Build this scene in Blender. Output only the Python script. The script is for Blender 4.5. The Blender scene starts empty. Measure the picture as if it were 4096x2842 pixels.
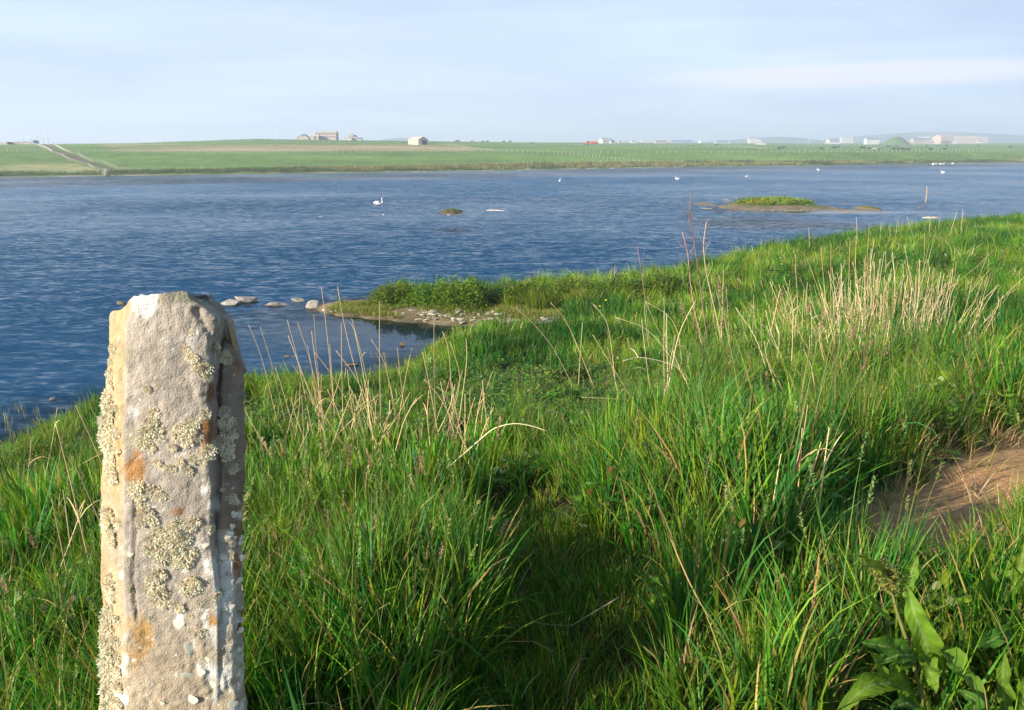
import bpy, bmesh, math, random
import numpy as np
from mathutils import Vector, Matrix, Euler
from mathutils.bvhtree import BVHTree

random.seed(7)
RNG = np.random.default_rng(11)
scene = bpy.context.scene
COL = scene.collection

# ------------------------------------------------------------------ camera
FPX, CX, CY = 3186.0, 2048.0, 1421.0          # photograph pixels
EYE = 5.2                                     # metres above the loch
PITCH = math.atan((CY - 605.0) / FPX)
CP, SP = math.cos(PITCH), math.sin(PITCH)
cam_d = bpy.data.cameras.new('camera')
cam = bpy.data.objects.new('camera', cam_d)
COL.objects.link(cam)
cam.location = (0, 0, EYE)
cam.rotation_euler = (math.pi / 2 - PITCH, 0, 0)
cam_d.sensor_width = 36.0
cam_d.lens = 36.0 * FPX / 4096.0
cam_d.clip_start = 0.05
cam_d.clip_end = 30000
scene.camera = cam

# ------------------------------------------------------------------ sun and sky
SUN_EL = math.radians(21)
SUN_AZ = math.radians(-124)                   # clockwise from the view direction: left and a little behind
TO_SUN = Vector((math.sin(SUN_AZ) * math.cos(SUN_EL), math.cos(SUN_AZ) * math.cos(SUN_EL), math.sin(SUN_EL)))
sun_d = bpy.data.lights.new('sun', 'SUN')
sun_d.energy = 5.0
sun_d.angle = math.radians(0.53)
sun_d.color = (1.0, 0.91, 0.77)
sun = bpy.data.objects.new('sun', sun_d)
COL.objects.link(sun)
sun.rotation_euler = TO_SUN.to_track_quat('Z', 'Y').to_euler()
sun.location = (-20, -10, 30)

world = bpy.data.worlds.new('World')
scene.world = world
world.use_nodes = True
wt = world.node_tree
wn, wl = wt.nodes, wt.links
bg = wn['Background']
bg.inputs[1].default_value = 0.115
sky = wn.new('ShaderNodeTexSky')
sky.sky_type = 'NISHITA'
sky.sun_disc = False
sky.sun_elevation = SUN_EL
sky.sun_rotation = SUN_AZ
sky.altitude = 10
sky.air_density = 1.0
sky.dust_density = 0.3
sky.ozone_density = 1.0


def wmath(op, a, b=None, c=None, clamp=False):
    n = wn.new('ShaderNodeMath')
    n.operation = op
    n.use_clamp = clamp
    for i, v in enumerate((a, b, c)):
        if v is None:
            continue
        if isinstance(v, (int, float)):
            n.inputs[i].default_value = v
        else:
            wl.new(v, n.inputs[i])
    return n.outputs[0]


tc = wn.new('ShaderNodeTexCoord')
sep = wn.new('ShaderNodeSeparateXYZ')
wl.new(tc.outputs['Generated'], sep.inputs[0])
el = wmath('ARCSINE', sep.outputs[2])                               # elevation, radians
az = wmath('ARCTAN2', sep.outputs[0], sep.outputs[1])               # azimuth from +Y
mapn = wn.new('ShaderNodeMapping')
mapn.inputs['Scale'].default_value = (1.3, 1.3, 9.0)
wl.new(tc.outputs['Generated'], mapn.inputs[0])
nz = wn.new('ShaderNodeTexNoise')
nz.inputs['Scale'].default_value = 2.2
nz.inputs['Detail'].default_value = 6
nz.inputs['Roughness'].default_value = 0.5
wl.new(mapn.outputs[0], nz.inputs[0])
# thin sheet of high cloud, thickest low down and breaking into blue overhead
rmp = wn.new('ShaderNodeMapRange')
rmp.inputs['From Min'].default_value = math.radians(13)
rmp.inputs['From Max'].default_value = math.radians(20)
rmp.inputs['To Min'].default_value = 0.95
rmp.inputs['To Max'].default_value = -0.2
wl.new(el, rmp.inputs[0])
wav = wmath('MULTIPLY', wmath('SUBTRACT', nz.outputs[0], 0.5), 0.55)
gap = wmath('MULTIPLY', wmath('MULTIPLY', wmath('SUBTRACT', wmath('MULTIPLY', az, -1.0), .28, clamp=True), 1.6), wmath('MULTIPLY', wmath('SUBTRACT', el, .07, clamp=True), 9.0, clamp=True))
cov = wmath('SUBTRACT', wmath('ADD', rmp.outputs[0], wav), gap, clamp=True)            # the sheet thins to blue towards the left
nzb = wn.new('ShaderNodeTexNoise')
nzb.inputs['Scale'].default_value = 1.7
nzb.inputs['Detail'].default_value = 5
nzb.inputs['Distortion'].default_value = .4
mapb = wn.new('ShaderNodeMapping')
mapb.inputs['Scale'].default_value = (1.2, 1.2, 12.0)
mapb.inputs['Rotation'].default_value = (0, .06, 0)
wl.new(tc.outputs['Generated'], mapb.inputs[0])
wl.new(mapb.outputs[0], nzb.inputs[0])
cmap = wn.new('ShaderNodeValToRGB')
cmap.color_ramp.elements[0].position = .36
cmap.color_ramp.elements[0].color = (.238, .298, .40, 1)
cmap.color_ramp.elements[1].position = .66
cmap.color_ramp.elements[1].color = (.315, .375, .445, 1)
wl.new(nzb.outputs[0], cmap.inputs[0])
cloud = wn.new('ShaderNodeVectorMath')
cloud.operation = 'SCALE'
cloud.inputs['Scale'].default_value = 10
wl.new(cmap.outputs[0], cloud.inputs[0])
mix1 = wn.new('ShaderNodeMixRGB')
wl.new(cov, mix1.inputs[0])
wl.new(sky.outputs[0], mix1.inputs[1])
wl.new(cloud.outputs[0], mix1.inputs[2])
# one long low lens-shaped cloud to the right
dx = wmath('DIVIDE', wmath('SUBTRACT', az, math.radians(23)), math.radians(15))
dz = wmath('DIVIDE', wmath('SUBTRACT', wmath('ADD', el, wmath('MULTIPLY', wav, 0.03)), math.radians(4.55)), math.radians(0.95))
dd = wmath('SQRT', wmath('ADD', wmath('MULTIPLY', dx, dx), wmath('MULTIPLY', dz, dz)))
lens = wmath('MULTIPLY', wmath('SMOOTH_MIN', wmath('MULTIPLY', wmath('SUBTRACT', 1.0, dd, clamp=True), 2.2), 1.0, 0.4), 0.8, clamp=True)
cloud2 = wn.new('ShaderNodeRGB')
cloud2.outputs[0].default_value = (4.35, 4.25, 4.55, 1)
mix2 = wn.new('ShaderNodeMixRGB')
wl.new(lens, mix2.inputs[0])
wl.new(mix1.outputs[0], mix2.inputs[1])
wl.new(cloud2.outputs[0], mix2.inputs[2])
wl.new(mix2.outputs[0], bg.inputs[0])

vs = scene.view_settings
vs.view_transform = 'Standard'
vs.look = 'None'
vs.gamma = 1
vs.exposure = 1.08
vs.use_curve_mapping = False
scene.render.engine = 'CYCLES'
cy = scene.cycles
cy.use_denoising = True
cy.max_bounces = 7
cy.diffuse_bounces = 3
cy.glossy_bounces = 3
cy.transmission_bounces = 4
cy.transparent_max_bounces = 8
cy.volume_bounces = 1
cy.caustics_reflective = False
cy.caustics_refractive = False
cy.use_adaptive_sampling = True
cy.adaptive_threshold = 0.015
cy.sample_clamp_indirect = 6


# ------------------------------------------------------------------ helpers
def ray(px, py):
    u, v = (px - CX) / FPX, (CY - py) / FPX
    return np.array([u, CP + v * SP, -SP + v * CP])


def at_z(px, py, z):
    d = ray(px, py)
    t = (z - EYE) / d[2]
    return np.array([d[0] * t, d[1] * t, z])


def at_y(px, py, Y):
    d = ray(px, py)
    t = Y / d[1]
    return np.array([d[0] * t, Y, EYE + d[2] * t])


def project(p):
    p = np.asarray(p, float)
    x, y, z = p[..., 0], p[..., 1], p[..., 2] - EYE
    dep = y * CP - z * SP
    v = (y * SP + z * CP) / dep
    return CX + FPX * x / dep, CY - FPX * v


def mesh_np(name, V, F, mats=(), smooth=False, col=None, mi=None):
    """V (n,3), F list/array of faces; col per-vertex RGB"""
    me = bpy.data.meshes.new(name)
    V = np.asarray(V, np.float32)
    if isinstance(F, np.ndarray):
        k = F.shape[1]
        nf = len(F)
        me.vertices.add(len(V))
        me.vertices.foreach_set('co', V.ravel())
        me.loops.add(nf * k)
        me.loops.foreach_set('vertex_index', F.astype(np.int32).ravel())
        me.polygons.add(nf)
        me.polygons.foreach_set('loop_start', np.arange(0, nf * k, k, dtype=np.int32))
        me.polygons.foreach_set('loop_total', np.full(nf, k, np.int32))
        me.update(calc_edges=True)
    else:
        me.from_pydata([tuple(map(float, v)) for v in V], [], [tuple(int(i) for i in f) for f in F])
    me.validate()
    for m in mats:
        me.materials.append(m)
    if smooth:
        me.polygons.foreach_set('use_smooth', np.ones(len(me.polygons), bool))
    if mi is not None:
        me.polygons.foreach_set('material_index', np.asarray(mi, np.int32))
    if col is not None:
        a = me.color_attributes.new('Col', 'FLOAT_COLOR', 'POINT')
        c = np.ones((len(V), 4), np.float32)
        c[:, :3] = col
        a.data.foreach_set('color', c.ravel())
    me.update()
    return me


def obj(name, me, parent=None, loc=None, rot=None, scale=None):
    o = bpy.data.objects.new(name, me)
    COL.objects.link(o)
    if parent is not None:
        o.parent = parent
    if loc is not None:
        o.location = tuple(map(float, loc))
    if rot is not None:
        o.rotation_euler = tuple(map(float, rot))
    if scale is not None:
        o.scale = (scale,) * 3 if isinstance(scale, (int, float)) else tuple(map(float, scale))
    return o


def tag(o, label=None, cat=None, group=None, kind=None):
    for k, v in (('label', label), ('category', cat), ('group', group), ('kind', kind)):
        if v:
            o[k] = v
    return o


def thing(name, label, cat, loc, rz=0.0, group=None):
    return tag(obj(name, None, loc=loc, rot=(0, 0, rz)), label, cat, group)


def grid_faces(nr, nc, wrap=False):
    i = np.arange(nr - 1)[:, None]
    j = np.arange(nc if wrap else nc - 1)[None, :]
    a = i * nc + j
    b = i * nc + (j + 1) % nc
    return np.stack([a, b, b + nc, a + nc], -1).reshape(-1, 4)


class MB:
    """collects simple shapes into one mesh"""
    def __init__(s):
        s.v, s.f, s.m = [], [], []

    def add(s, V, F, m=0):
        o = len(s.v)
        s.v += [tuple(map(float, p)) for p in V]
        s.f += [tuple(i + o for i in f) for f in F]
        s.m += [m] * len(F)

    def box(s, x0, x1, y0, y1, z0, z1, m=0):
        V = [(x, y, z) for z in (z0, z1) for y in (y0, y1) for x in (x0, x1)]
        s.add(V, [(0, 2, 3, 1), (4, 5, 7, 6), (0, 1, 5, 4), (2, 6, 7, 3), (0, 4, 6, 2), (1, 3, 7, 5)], m)

    def gable(s, x0, x1, y0, y1, z0, ze, zr, m=0, roof=None, ov=0.15, th=0.12):
        """walls with gables at the two x ends (ridge along x); roof slabs are separate material when roof is given"""
        ym = (y0 + y1) / 2
        V = [(x0, y0, z0), (x0, y1, z0), (x1, y0, z0), (x1, y1, z0), (x0, y0, ze), (x0, y1, ze), (x1, y0, ze), (x1, y1, ze), (x0, ym, zr), (x1, ym, zr)]
        s.add(V, [(0, 4, 8, 5, 1), (2, 3, 7, 9, 6), (0, 2, 6, 4), (1, 5, 7, 3)], m)

    def roof(s, x0, x1, y0, y1, ze, zr, m=0, ov=0.2, th=0.15):
        ym = (y0 + y1) / 2
        k = (zr - ze) / (ym - y0)
        for sg in (-1, 1):
            yo = ym + sg * (ym - y0 + ov)
            zo = zr - k * (ym - y0 + ov)
            V = [(x0 - ov, ym, zr + .02), (x1 + ov, ym, zr + .02), (x1 + ov, yo, zo + .02), (x0 - ov, yo, zo + .02)]
            V += [(a, b, c + th) for a, b, c in V]
            s.add(V, [(0, 1, 2, 3), (7, 6, 5, 4), (0, 4, 5, 1), (1, 5, 6, 2), (2, 6, 7, 3), (3, 7, 4, 0)], m)

    def tube(s, pts, rad, n=6, m=0, cap=True):
        pts = [Vector(p) for p in pts]
        rings = []
        for i, p in enumerate(pts):
            t = (pts[min(i + 1, len(pts) - 1)] - pts[max(i - 1, 0)]).normalized()
            up = Vector((0, 1, 0)) if abs(t.y) < .9 else Vector((1, 0, 0))
            a = t.cross(up).normalized()
            b = t.cross(a)
            r = rad[i] if isinstance(rad, (list, tuple)) else rad
            rings.append([p + (a * math.cos(2 * math.pi * k / n) + b * math.sin(2 * math.pi * k / n)) * r for k in range(n)])
        V = [q for r in rings for q in r]
        F = []
        for i in range(len(pts) - 1):
            for k in range(n):
                F.append((i * n + k, i * n + (k + 1) % n, (i + 1) * n + (k + 1) % n, (i + 1) * n + k))
        if cap:
            F.append(tuple(range(n - 1, -1, -1)))
            F.append(tuple((len(pts) - 1) * n + k for k in range(n)))
        s.add(V, F, m)

    def mesh(s, name, mats, smooth=False):
        if not isinstance(mats, (list, tuple)):
            mats = [mats]
        return mesh_np(name, s.v, s.f, mats, smooth, mi=s.m)


def vnoise(P, seed=0):
    """cheap smooth value noise on (n,3) points, range -1..1"""
    P = np.asarray(P, float)
    i = np.floor(P).astype(np.int64)
    f = P - i
    f = f * f * (3 - 2 * f)

    def h(x, y, z):
        n = (x * 374761393 + y * 668265263 + z * 1274126177 + seed * 974711) & 0x7fffffff
        n = ((n ^ (n >> 13)) * 1274126177) & 0x7fffffff
        n = n ^ (n >> 16)
        return (n % 65536) / 32767.5 - 1
    r = 0
    for a in (0, 1):
        for b in (0, 1):
            for c in (0, 1):
                w = (f[:, 0] if a else 1 - f[:, 0]) * (f[:, 1] if b else 1 - f[:, 1]) * (f[:, 2] if c else 1 - f[:, 2])
                r = r + w * h(i[:, 0] + a, i[:, 1] + b, i[:, 2] + c)
    return r


def fbm(P, oct=4, seed=0, gain=.5):
    P = np.asarray(P, float)
    r, a = 0, 1
    for k in range(oct):
        r = r + a * vnoise(P * 2 ** k + k * 17.3, seed + k)
        a *= gain
    return r


# ------------------------------------------------------------------ materials
def new_mat(name):
    m = bpy.data.materials.new(name)
    m.use_nodes = True
    nt = m.node_tree
    return m, nt.nodes, nt.links, nt.nodes['Principled BSDF']


def mat(name, color, rough=0.8, var=0.15, scale=3.0, bump=0.0, spec=0.3, vcol=False, bscale=None):
    """plain surface: colour broken up by noise, optional bump, optional colour attribute as base"""
    m, n, l, b = new_mat(name)
    b.inputs['Roughness'].default_value = rough
    b.inputs['Specular IOR Level'].default_value = spec
    t = n.new('ShaderNodeTexCoord')
    z = n.new('ShaderNodeTexNoise')
    z.inputs['Scale'].default_value = scale
    z.inputs['Detail'].default_value = 5
    l.new(t.outputs['Object'], z.inputs[0])
    r = n.new('ShaderNodeMapRange')
    r.inputs['From Min'].default_value = .3
    r.inputs['From Max'].default_value = .7
    r.inputs['To Min'].default_value = 1 - var
    r.inputs['To Max'].default_value = 1 + var
    l.new(z.outputs[0], r.inputs[0])
    mx = n.new('ShaderNodeVectorMath')
    mx.operation = 'SCALE'
    l.new(r.outputs[0], mx.inputs['Scale'])
    if vcol:
        a = n.new('ShaderNodeAttribute')
        a.attribute_name = 'Col'
        l.new(a.outputs['Color'], mx.inputs[0])
    else:
        mx.inputs[0].default_value = color[:3]
    l.new(mx.outputs[0], b.inputs['Base Color'])
    if bump:
        z2 = n.new('ShaderNodeTexNoise')
        z2.inputs['Scale'].default_value = bscale or scale * 4
        z2.inputs['Detail'].default_value = 6
        l.new(t.outputs['Object'], z2.inputs[0])
        bp = n.new('ShaderNodeBump')
        bp.inputs['Strength'].default_value = 1
        bp.inputs['Distance'].default_value = bump
        l.new(z2.outputs[0], bp.inputs['Height'])
        l.new(bp.outputs[0], b.inputs['Normal'])
    return m


def leaf_mat(name, transl=0.27, rough=0.5, spec=0.18, hue=0.04, val=0.35, tint_c=(1.5, 1.45, .55, 1)):
    """thin leaf: colour attribute, varied per instance, part of the light passes through"""
    m, n, l, b = new_mat(name)
    a = n.new('ShaderNodeAttribute')
    a.attribute_name = 'Col'
    oi = n.new('ShaderNodeObjectInfo')
    hs = n.new('ShaderNodeHueSaturation')
    r1 = n.new('ShaderNodeMapRange')
    r1.inputs['To Min'].default_value = .5 - hue
    r1.inputs['To Max'].default_value = .5 + hue
    r2 = n.new('ShaderNodeMapRange')
    r2.inputs['To Min'].default_value = 1 - val
    r2.inputs['To Max'].default_value = 1 + val
    wn2 = n.new('ShaderNodeTexWhiteNoise')
    wn2.noise_dimensions = '1D'
    l.new(oi.outputs['Random'], r1.inputs[0])
    l.new(oi.outputs['Random'], wn2.inputs['W'])
    l.new(wn2.outputs[0], r2.inputs[0])
    l.new(r1.outputs[0], hs.inputs['Hue'])
    l.new(r2.outputs[0], hs.inputs['Value'])
    l.new(a.outputs['Color'], hs.inputs['Color'])
    b.inputs['Roughness'].default_value = rough
    b.inputs['Specular IOR Level'].default_value = spec
    l.new(hs.outputs[0], b.inputs['Base Color'])
    tr = n.new('ShaderNodeBsdfTranslucent')
    tint = n.new('ShaderNodeMixRGB')
    tint.blend_type = 'MULTIPLY'
    tint.inputs[0].default_value = 1
    tint.inputs[2].default_value = tint_c
    l.new(hs.outputs[0], tint.inputs[1])
    l.new(tint.outputs[0], tr.inputs[0])
    mx = n.new('ShaderNodeMixShader')
    mx.inputs[0].default_value = transl
    l.new(b.outputs[0], mx.inputs[1])
    l.new(tr.outputs[0], mx.inputs[2])
    l.new(mx.outputs[0], n['Material Output'].inputs[0])
    return m


M_leaf = leaf_mat('leaf_green')
M_straw = leaf_mat('dry_straw', transl=.12, rough=.7, spec=.2, hue=.012, val=.25)
M_white = mat('white_render', (.50, .485, .45), .8, .06)
M_post = mat('pale_timber', (.42, .40, .33), .85, .1)

# ------------------------------------------------------------------ near bank: plan shape and heights
SHORE_PX = [(-1500, 2400), (-400, 1960), (0, 1830), (250, 1690), (430, 1640), (700, 1615), (960, 1590), (1150, 1580), (1400, 1570),
            (1560, 1530), (1630, 1450), (1750, 1390), (1950, 1343), (2060, 1320), (1950, 1311), (1850, 1305), (1750, 1297), (1620, 1287), (1500, 1276),
            (1350, 1262), (1290, 1250), (1262, 1236), (1275, 1222), (1340, 1212), (1450, 1200), (1600, 1186), (1900, 1166), (2200, 1150),
            (2500, 1128), (2700, 1105), (2850, 1075), (3100, 1010), (3300, 968), (3500, 935), (3800, 905), (4096, 885), (4600, 850), (5600, 800)]
SHORE = np.array([at_z(x, y, 0)[:2] for x, y in SHORE_PX])
LAND = np.vstack([[[-14, -30]], SHORE, [[200, 40], [200, -30]]])


def sdist(P):
    """signed distance to the near shore, positive on land"""
    P = np.asarray(P, float)
    d = np.full(len(P), 1e9)
    ins = np.zeros(len(P), bool)
    n = len(LAND)
    for i in range(n):
        a, b = LAND[i], LAND[(i + 1) % n]
        e = b - a
        t = np.clip(((P - a) @ e) / (e @ e), 0, 1)
        d = np.minimum(d, np.hypot(*(P - a - t[:, None] * e).T))
        c = ((a[1] > P[:, 1]) != (b[1] > P[:, 1]))
        xi = a[0] + (P[:, 1] - a[1]) / (b[1] - a[1] + 1e-12) * (b[0] - a[0])
        ins ^= c & (P[:, 0] < xi)
    return np.where(ins, d, -d)


CTRL = [(0, 0, 3.55), (-6, -6, 3.5), (6, -6, 3.6), (0, -14, 3.6), (14, -6, 3.6), (20, 6, 3.4), (-9, 0, 2.6)]
for px, py, z in [(3950, 1770, 3.42), (3600, 2200, 3.5), (3750, 2050, 3.46), (2300, 2842, 3.5), (2500, 2350, 3.42), (2150, 2050, 3.15), (100, 2842, 3.45),
                  (100, 2350, 3.05), (1300, 2300, 3.12), (1300, 1980, 2.55), (1250, 1780, 2.05), (2000, 1900, 2.65), (2000, 1640, 1.6), (2200, 1450, .75),
                  (2800, 1780, 2.75), (3300, 1800, 3.05), (3400, 1480, 2.45), (3700, 1230, 1.9), (4096, 1050, 1.7), (2800, 1450, 1.35), (2800, 1230, .7), (3300, 1090, 1.0),
                  (4400, 1500, 3.1), (1700, 1230, .35), (2100, 1230, .4), (2100, 1290, .25), (2500, 1200, .5), (3700, 1000, 1.0), (300, 1900, 1.5)]:
    p = at_z(px, py, z)
    CTRL.append(tuple(p))
CTRL = np.array(CTRL)


def _rbf_fit(C):
    X, z = C[:, :2], C[:, 2]
    n = len(X)
    r = np.hypot(*(X[:, None] - X[None]).transpose(2, 0, 1))
    K = r + np.eye(n) * -.6
    A = np.zeros((n + 3, n + 3))
    A[:n, :n] = K
    A[:n, n] = 1
    A[:n, n + 1:] = X
    A[n, :n] = 1
    A[n + 1:, :n] = X.T
    return np.linalg.solve(A, np.r_[z, 0, 0, 0])


_W = _rbf_fit(CTRL)
PATH = np.array([[6.5, 7.2], [4.2, 5.4], list(at_z(4050, 1790, 3.4)[:2]), list(at_z(3860, 1930, 3.44)[:2]), list(at_z(3720, 2070, 3.46)[:2]), list(at_z(3600, 2170, 3.5)[:2])])
PATHW = np.array([.34, .32, .28, .26, .22, .12])
TROD = np.array([list(at_z(2050, 2000, 3.1)[:2]), list(at_z(2180, 2150, 3.25)[:2]), list(at_z(2330, 2330, 3.4)[:2]), list(at_z(2340, 2600, 3.5)[:2]), list(at_z(2250, 2842, 3.5)[:2]), [.15, 1.0], [.1, -2]])
TRODW = np.array([.15, .2, .28, .27, .27, .3, .3])


def path_d(P, L, W):
    """distance outside a strip of varying width (negative inside)"""
    d = np.full(len(P), 1e9)
    for i in range(len(L) - 1):
        a, b = L[i], L[i + 1]
        e = b - a
        t = np.clip(((P - a) @ e) / (e @ e), 0, 1)
        d = np.minimum(d, np.hypot(*(P - a - t[:, None] * e).T) - (W[i] + t * (W[i + 1] - W[i])))
    return d


def near_z(P):
    P = np.asarray(P, float)
    r = np.hypot(P[:, None, 0] - CTRL[None, :, 0], P[:, None, 1] - CTRL[None, :, 1])
    z = r @ _W[:len(CTRL)] + _W[len(CTRL)] + P @ _W[len(CTRL) + 1:]
    z = np.clip(z, .12, 3.75)
    s = sdist(P)
    z = np.where(s > 0, np.minimum(z, .02 + .34 * s), np.maximum(-1.6, .14 * s))
    n = fbm(np.c_[P * .9, np.zeros(len(P))], 3, 3)
    z = z + np.where(s > 1, .05 * n, .03 * n * np.clip(s, 0, 1))
    d = path_d(P, PATH, PATHW)
    z = z - .09 * np.clip(1 - d / .25, 0, 1) ** 2 * (s > 0)
    d = path_d(P, TROD, TRODW)
    return z - .07 * np.clip(1 - d / .3, 0, 1) * (s > 0)


nr, nc = 260, 420
rr = np.r_[0.02, np.geomspace(.25, 130, nr - 1)]
th = np.concatenate([np.linspace(-math.pi, -1.0, 60, endpoint=False), np.linspace(-1.0, 1.15, 300, endpoint=False), np.linspace(1.15, math.pi, 60, endpoint=False)])
G = np.stack([np.sin(th)[None] * rr[:, None], np.cos(th)[None] * rr[:, None]], -1).reshape(-1, 2)
Z = near_z(G)
s_ = sdist(G)
pd = path_d(G, PATH, PATHW)
# soil and litter colours of the bank itself
n1 = fbm(np.c_[G * 3, np.zeros(len(G))], 4, 21)
n2 = fbm(np.c_[G * .6, np.zeros(len(G))], 3, 31)
soil = np.array([.035, .034, .014]) * (1 + .3 * n1[:, None])
turf = np.array([.05, .075, .018]) * (1 + .3 * n1[:, None])
c = soil + (turf - soil) * np.clip(.5 + n2, 0, 1)[:, None]
mud = np.array([.42, .245, .11]) * (1 + .12 * n1[:, None])
w = np.clip(1 - (pd + .1 * n1) / .14, 0, 1)[:, None]
c = c * (1 - w) + mud * w
# the low spit and water's edge: pale dry litter and silt
edge = np.clip(1 - (s_ - .4) / 1.2, 0, 1) * (s_ > -.3) * (G[:, 1] > 21.2) * (Z < .7)
litter = np.array([.20, .15, .08]) * (1 + .35 * n1[:, None])
c = c * (1 - edge[:, None]) + litter * edge[:, None]
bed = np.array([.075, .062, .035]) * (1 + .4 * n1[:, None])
deep = np.array([.02, .46, .58])  # blue of light scattered in deep water, put into the bed colour
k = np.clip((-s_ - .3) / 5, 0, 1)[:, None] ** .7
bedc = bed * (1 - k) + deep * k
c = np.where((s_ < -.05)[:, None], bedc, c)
M_bank = mat('bank_soil', None, .95, .25, 14, bump=.012, spec=.15, vcol=True)
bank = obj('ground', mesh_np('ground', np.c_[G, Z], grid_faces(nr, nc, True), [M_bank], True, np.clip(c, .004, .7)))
tag(bank, 'grassy bank and soil sloping down to the loch', None, kind='structure')

# ------------------------------------------------------------------ far shore terrain
# photo column, shore row, then (distance, row) up the slope; the rows are where the ground shows in the photograph
FAR = {
    -2200: (735, [(12, 715), (250, 618), (370, 595), (430, 588), (700, 589), (1500, 592), (3000, 588)]),
    0: (711, [(12, 694), (262, 606), (380, 586), (430, 579), (700, 583), (1500, 590), (3000, 586)]),
    512: (704, [(12, 688), (268, 610), (390, 581), (470, 575), (700, 580), (1500, 588), (3000, 584)]),
    1024: (697, [(12, 677), (285, 611), (410, 572), (520, 557), (700, 560), (1500, 583), (3000, 580)]),
    1700: (687, [(13, 666), (300, 612), (430, 580), (540, 566), (700, 567), (1500, 576), (3000, 574)]),
    2048: (682, [(14, 658), (310, 611), (440, 588), (570, 571), (700, 570), (1500, 573), (3000, 571)]),
    2600: (672, [(16, 651), (330, 612), (460, 588), (750, 577), (1100, 574), (2000, 571), (3500, 569)]),
    3300: (663, [(20, 649), (345, 612), (470, 597), (800, 584), (1250, 577), (2500, 571), (3500, 569)]),
    4096: (652, [(25, 646), (410, 611), (520, 598), (850, 583), (1250, 576), (2500, 571), (3500, 569)]),
    6500: (640, [(40, 636), (600, 606), (900, 594), (1400, 580), (1800, 575), (2500, 571), (3500, 569)]),
}
_k = np.array(sorted(FAR))
_tab = []
for kx in _k:
    sy, lv = FAR[kx]
    Ys = at_z(kx, sy, 0)[1]
    row = [(Ys - 6, -.7), (Ys, 0.0), (Ys + 5, .45)]
    for i, (Y, y) in enumerate(lv):
        Y = Ys + Y if i == 0 else Y
        row.append((Y, at_y(kx, y, Y)[2]))
    row.append((9000, row[-1][1] + 30))
    _tab.append(row)
_tab = np.array(_tab)                                   # columns x knots x 2


def col_of(X, Y):
    return CX + X / Y * FPX / CP


def far_z(X, Y):
    X, Y = np.atleast_1d(np.asarray(X, float)), np.atleast_1d(np.asarray(Y, float))
    pxc = col_of(X, Y)
    ky = np.stack([np.interp(pxc, _k, _tab[:, i, 0]) for i in range(_tab.shape[1])], -1)
    kz = np.stack([np.interp(pxc, _k, _tab[:, i, 1]) for i in range(_tab.shape[1])], -1)
    z = np.empty(len(X))
    z[:] = kz[:, 0]
    for i in range(_tab.shape[1] - 1):
        a = (Y - ky[:, i]) / (ky[:, i + 1] - ky[:, i])
        m = a >= 0
        aa = np.clip(a, 0, 1)
        z[m] = (kz[:, i] + (kz[:, i + 1] - kz[:, i]) * aa)[m]
    return z


def shore_Y(px):
    return np.interp(px, _k, _tab[:, 1, 0])


def hit_far(px, py, ymax=4000.0):
    d = ray(px, py)
    Y = np.concatenate([np.arange(120, 900, 1.0), np.arange(900, ymax, 6.0)])
    t = Y / d[1]
    z = EYE + d[2] * t
    zf = far_z(d[0] * t, Y)
    h = np.nonzero((z <= zf) & (Y > shore_Y(px) + 1))[0]
    i = h[0] if len(h) else int(np.argmin(np.where(Y > shore_Y(px) + 30, (z - zf) / Y, 9)))
    return np.array([d[0] * t[i], Y[i], zf[i]])


cols = np.concatenate([np.linspace(-2200, -50, 90, endpoint=False), np.linspace(-50, 4150, 620, endpoint=False), np.linspace(4150, 6500, 90)])
q = np.concatenate([np.linspace(0, .12, 24, endpoint=False), np.linspace(.12, 1, 190) ** 1.0])
tcol = (cols - CX) / FPX * CP
Ys = shore_Y(cols)
Yg = (Ys[None] - 6) * (9000 / (Ys[None] - 6)) ** (q[:, None] ** 1.25)
Xg = Yg * tcol[None]
Zg = far_z(Xg.ravel(), Yg.ravel()).reshape(Yg.shape)
Pf = np.stack([Xg, Yg, np.zeros_like(Xg)], -1).reshape(-1, 3)
off = (Yg - Ys[None])
bumpz = .12 * fbm(Pf * .12, 3, 5).reshape(Yg.shape) * np.clip((off - 3) / 10, 0, 1)
Zg = Zg + bumpz
pxg, pyg = project(np.stack([Xg, Yg, Zg], -1))
# colours of the fields: pasture, a browner stubble strip on the left hill, the rough bank and the track
nb = fbm(Pf * np.array([.02, .05, 1]), 4, 41).reshape(Yg.shape)
nf = fbm(Pf * np.array([.15, .5, 1]), 3, 51).reshape(Yg.shape)
cf = np.empty(Yg.shape + (3,))
cf[:] = (.145, .23, .05)
cf *= (1 + .22 * nb + .16 * nf)[..., None]


def lerpc(mask, color, var=.12):
    global cf
    colr = np.array(color)[None, None] * (1 + var * nb + var * nf)[..., None]
    cf = cf * (1 - mask[..., None]) + colr * mask[..., None]


def seg(y, a, b, s=1.5):
    return np.clip((y - a) / s, 0, 1) * np.clip((b - y) / s, 0, 1)


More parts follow.
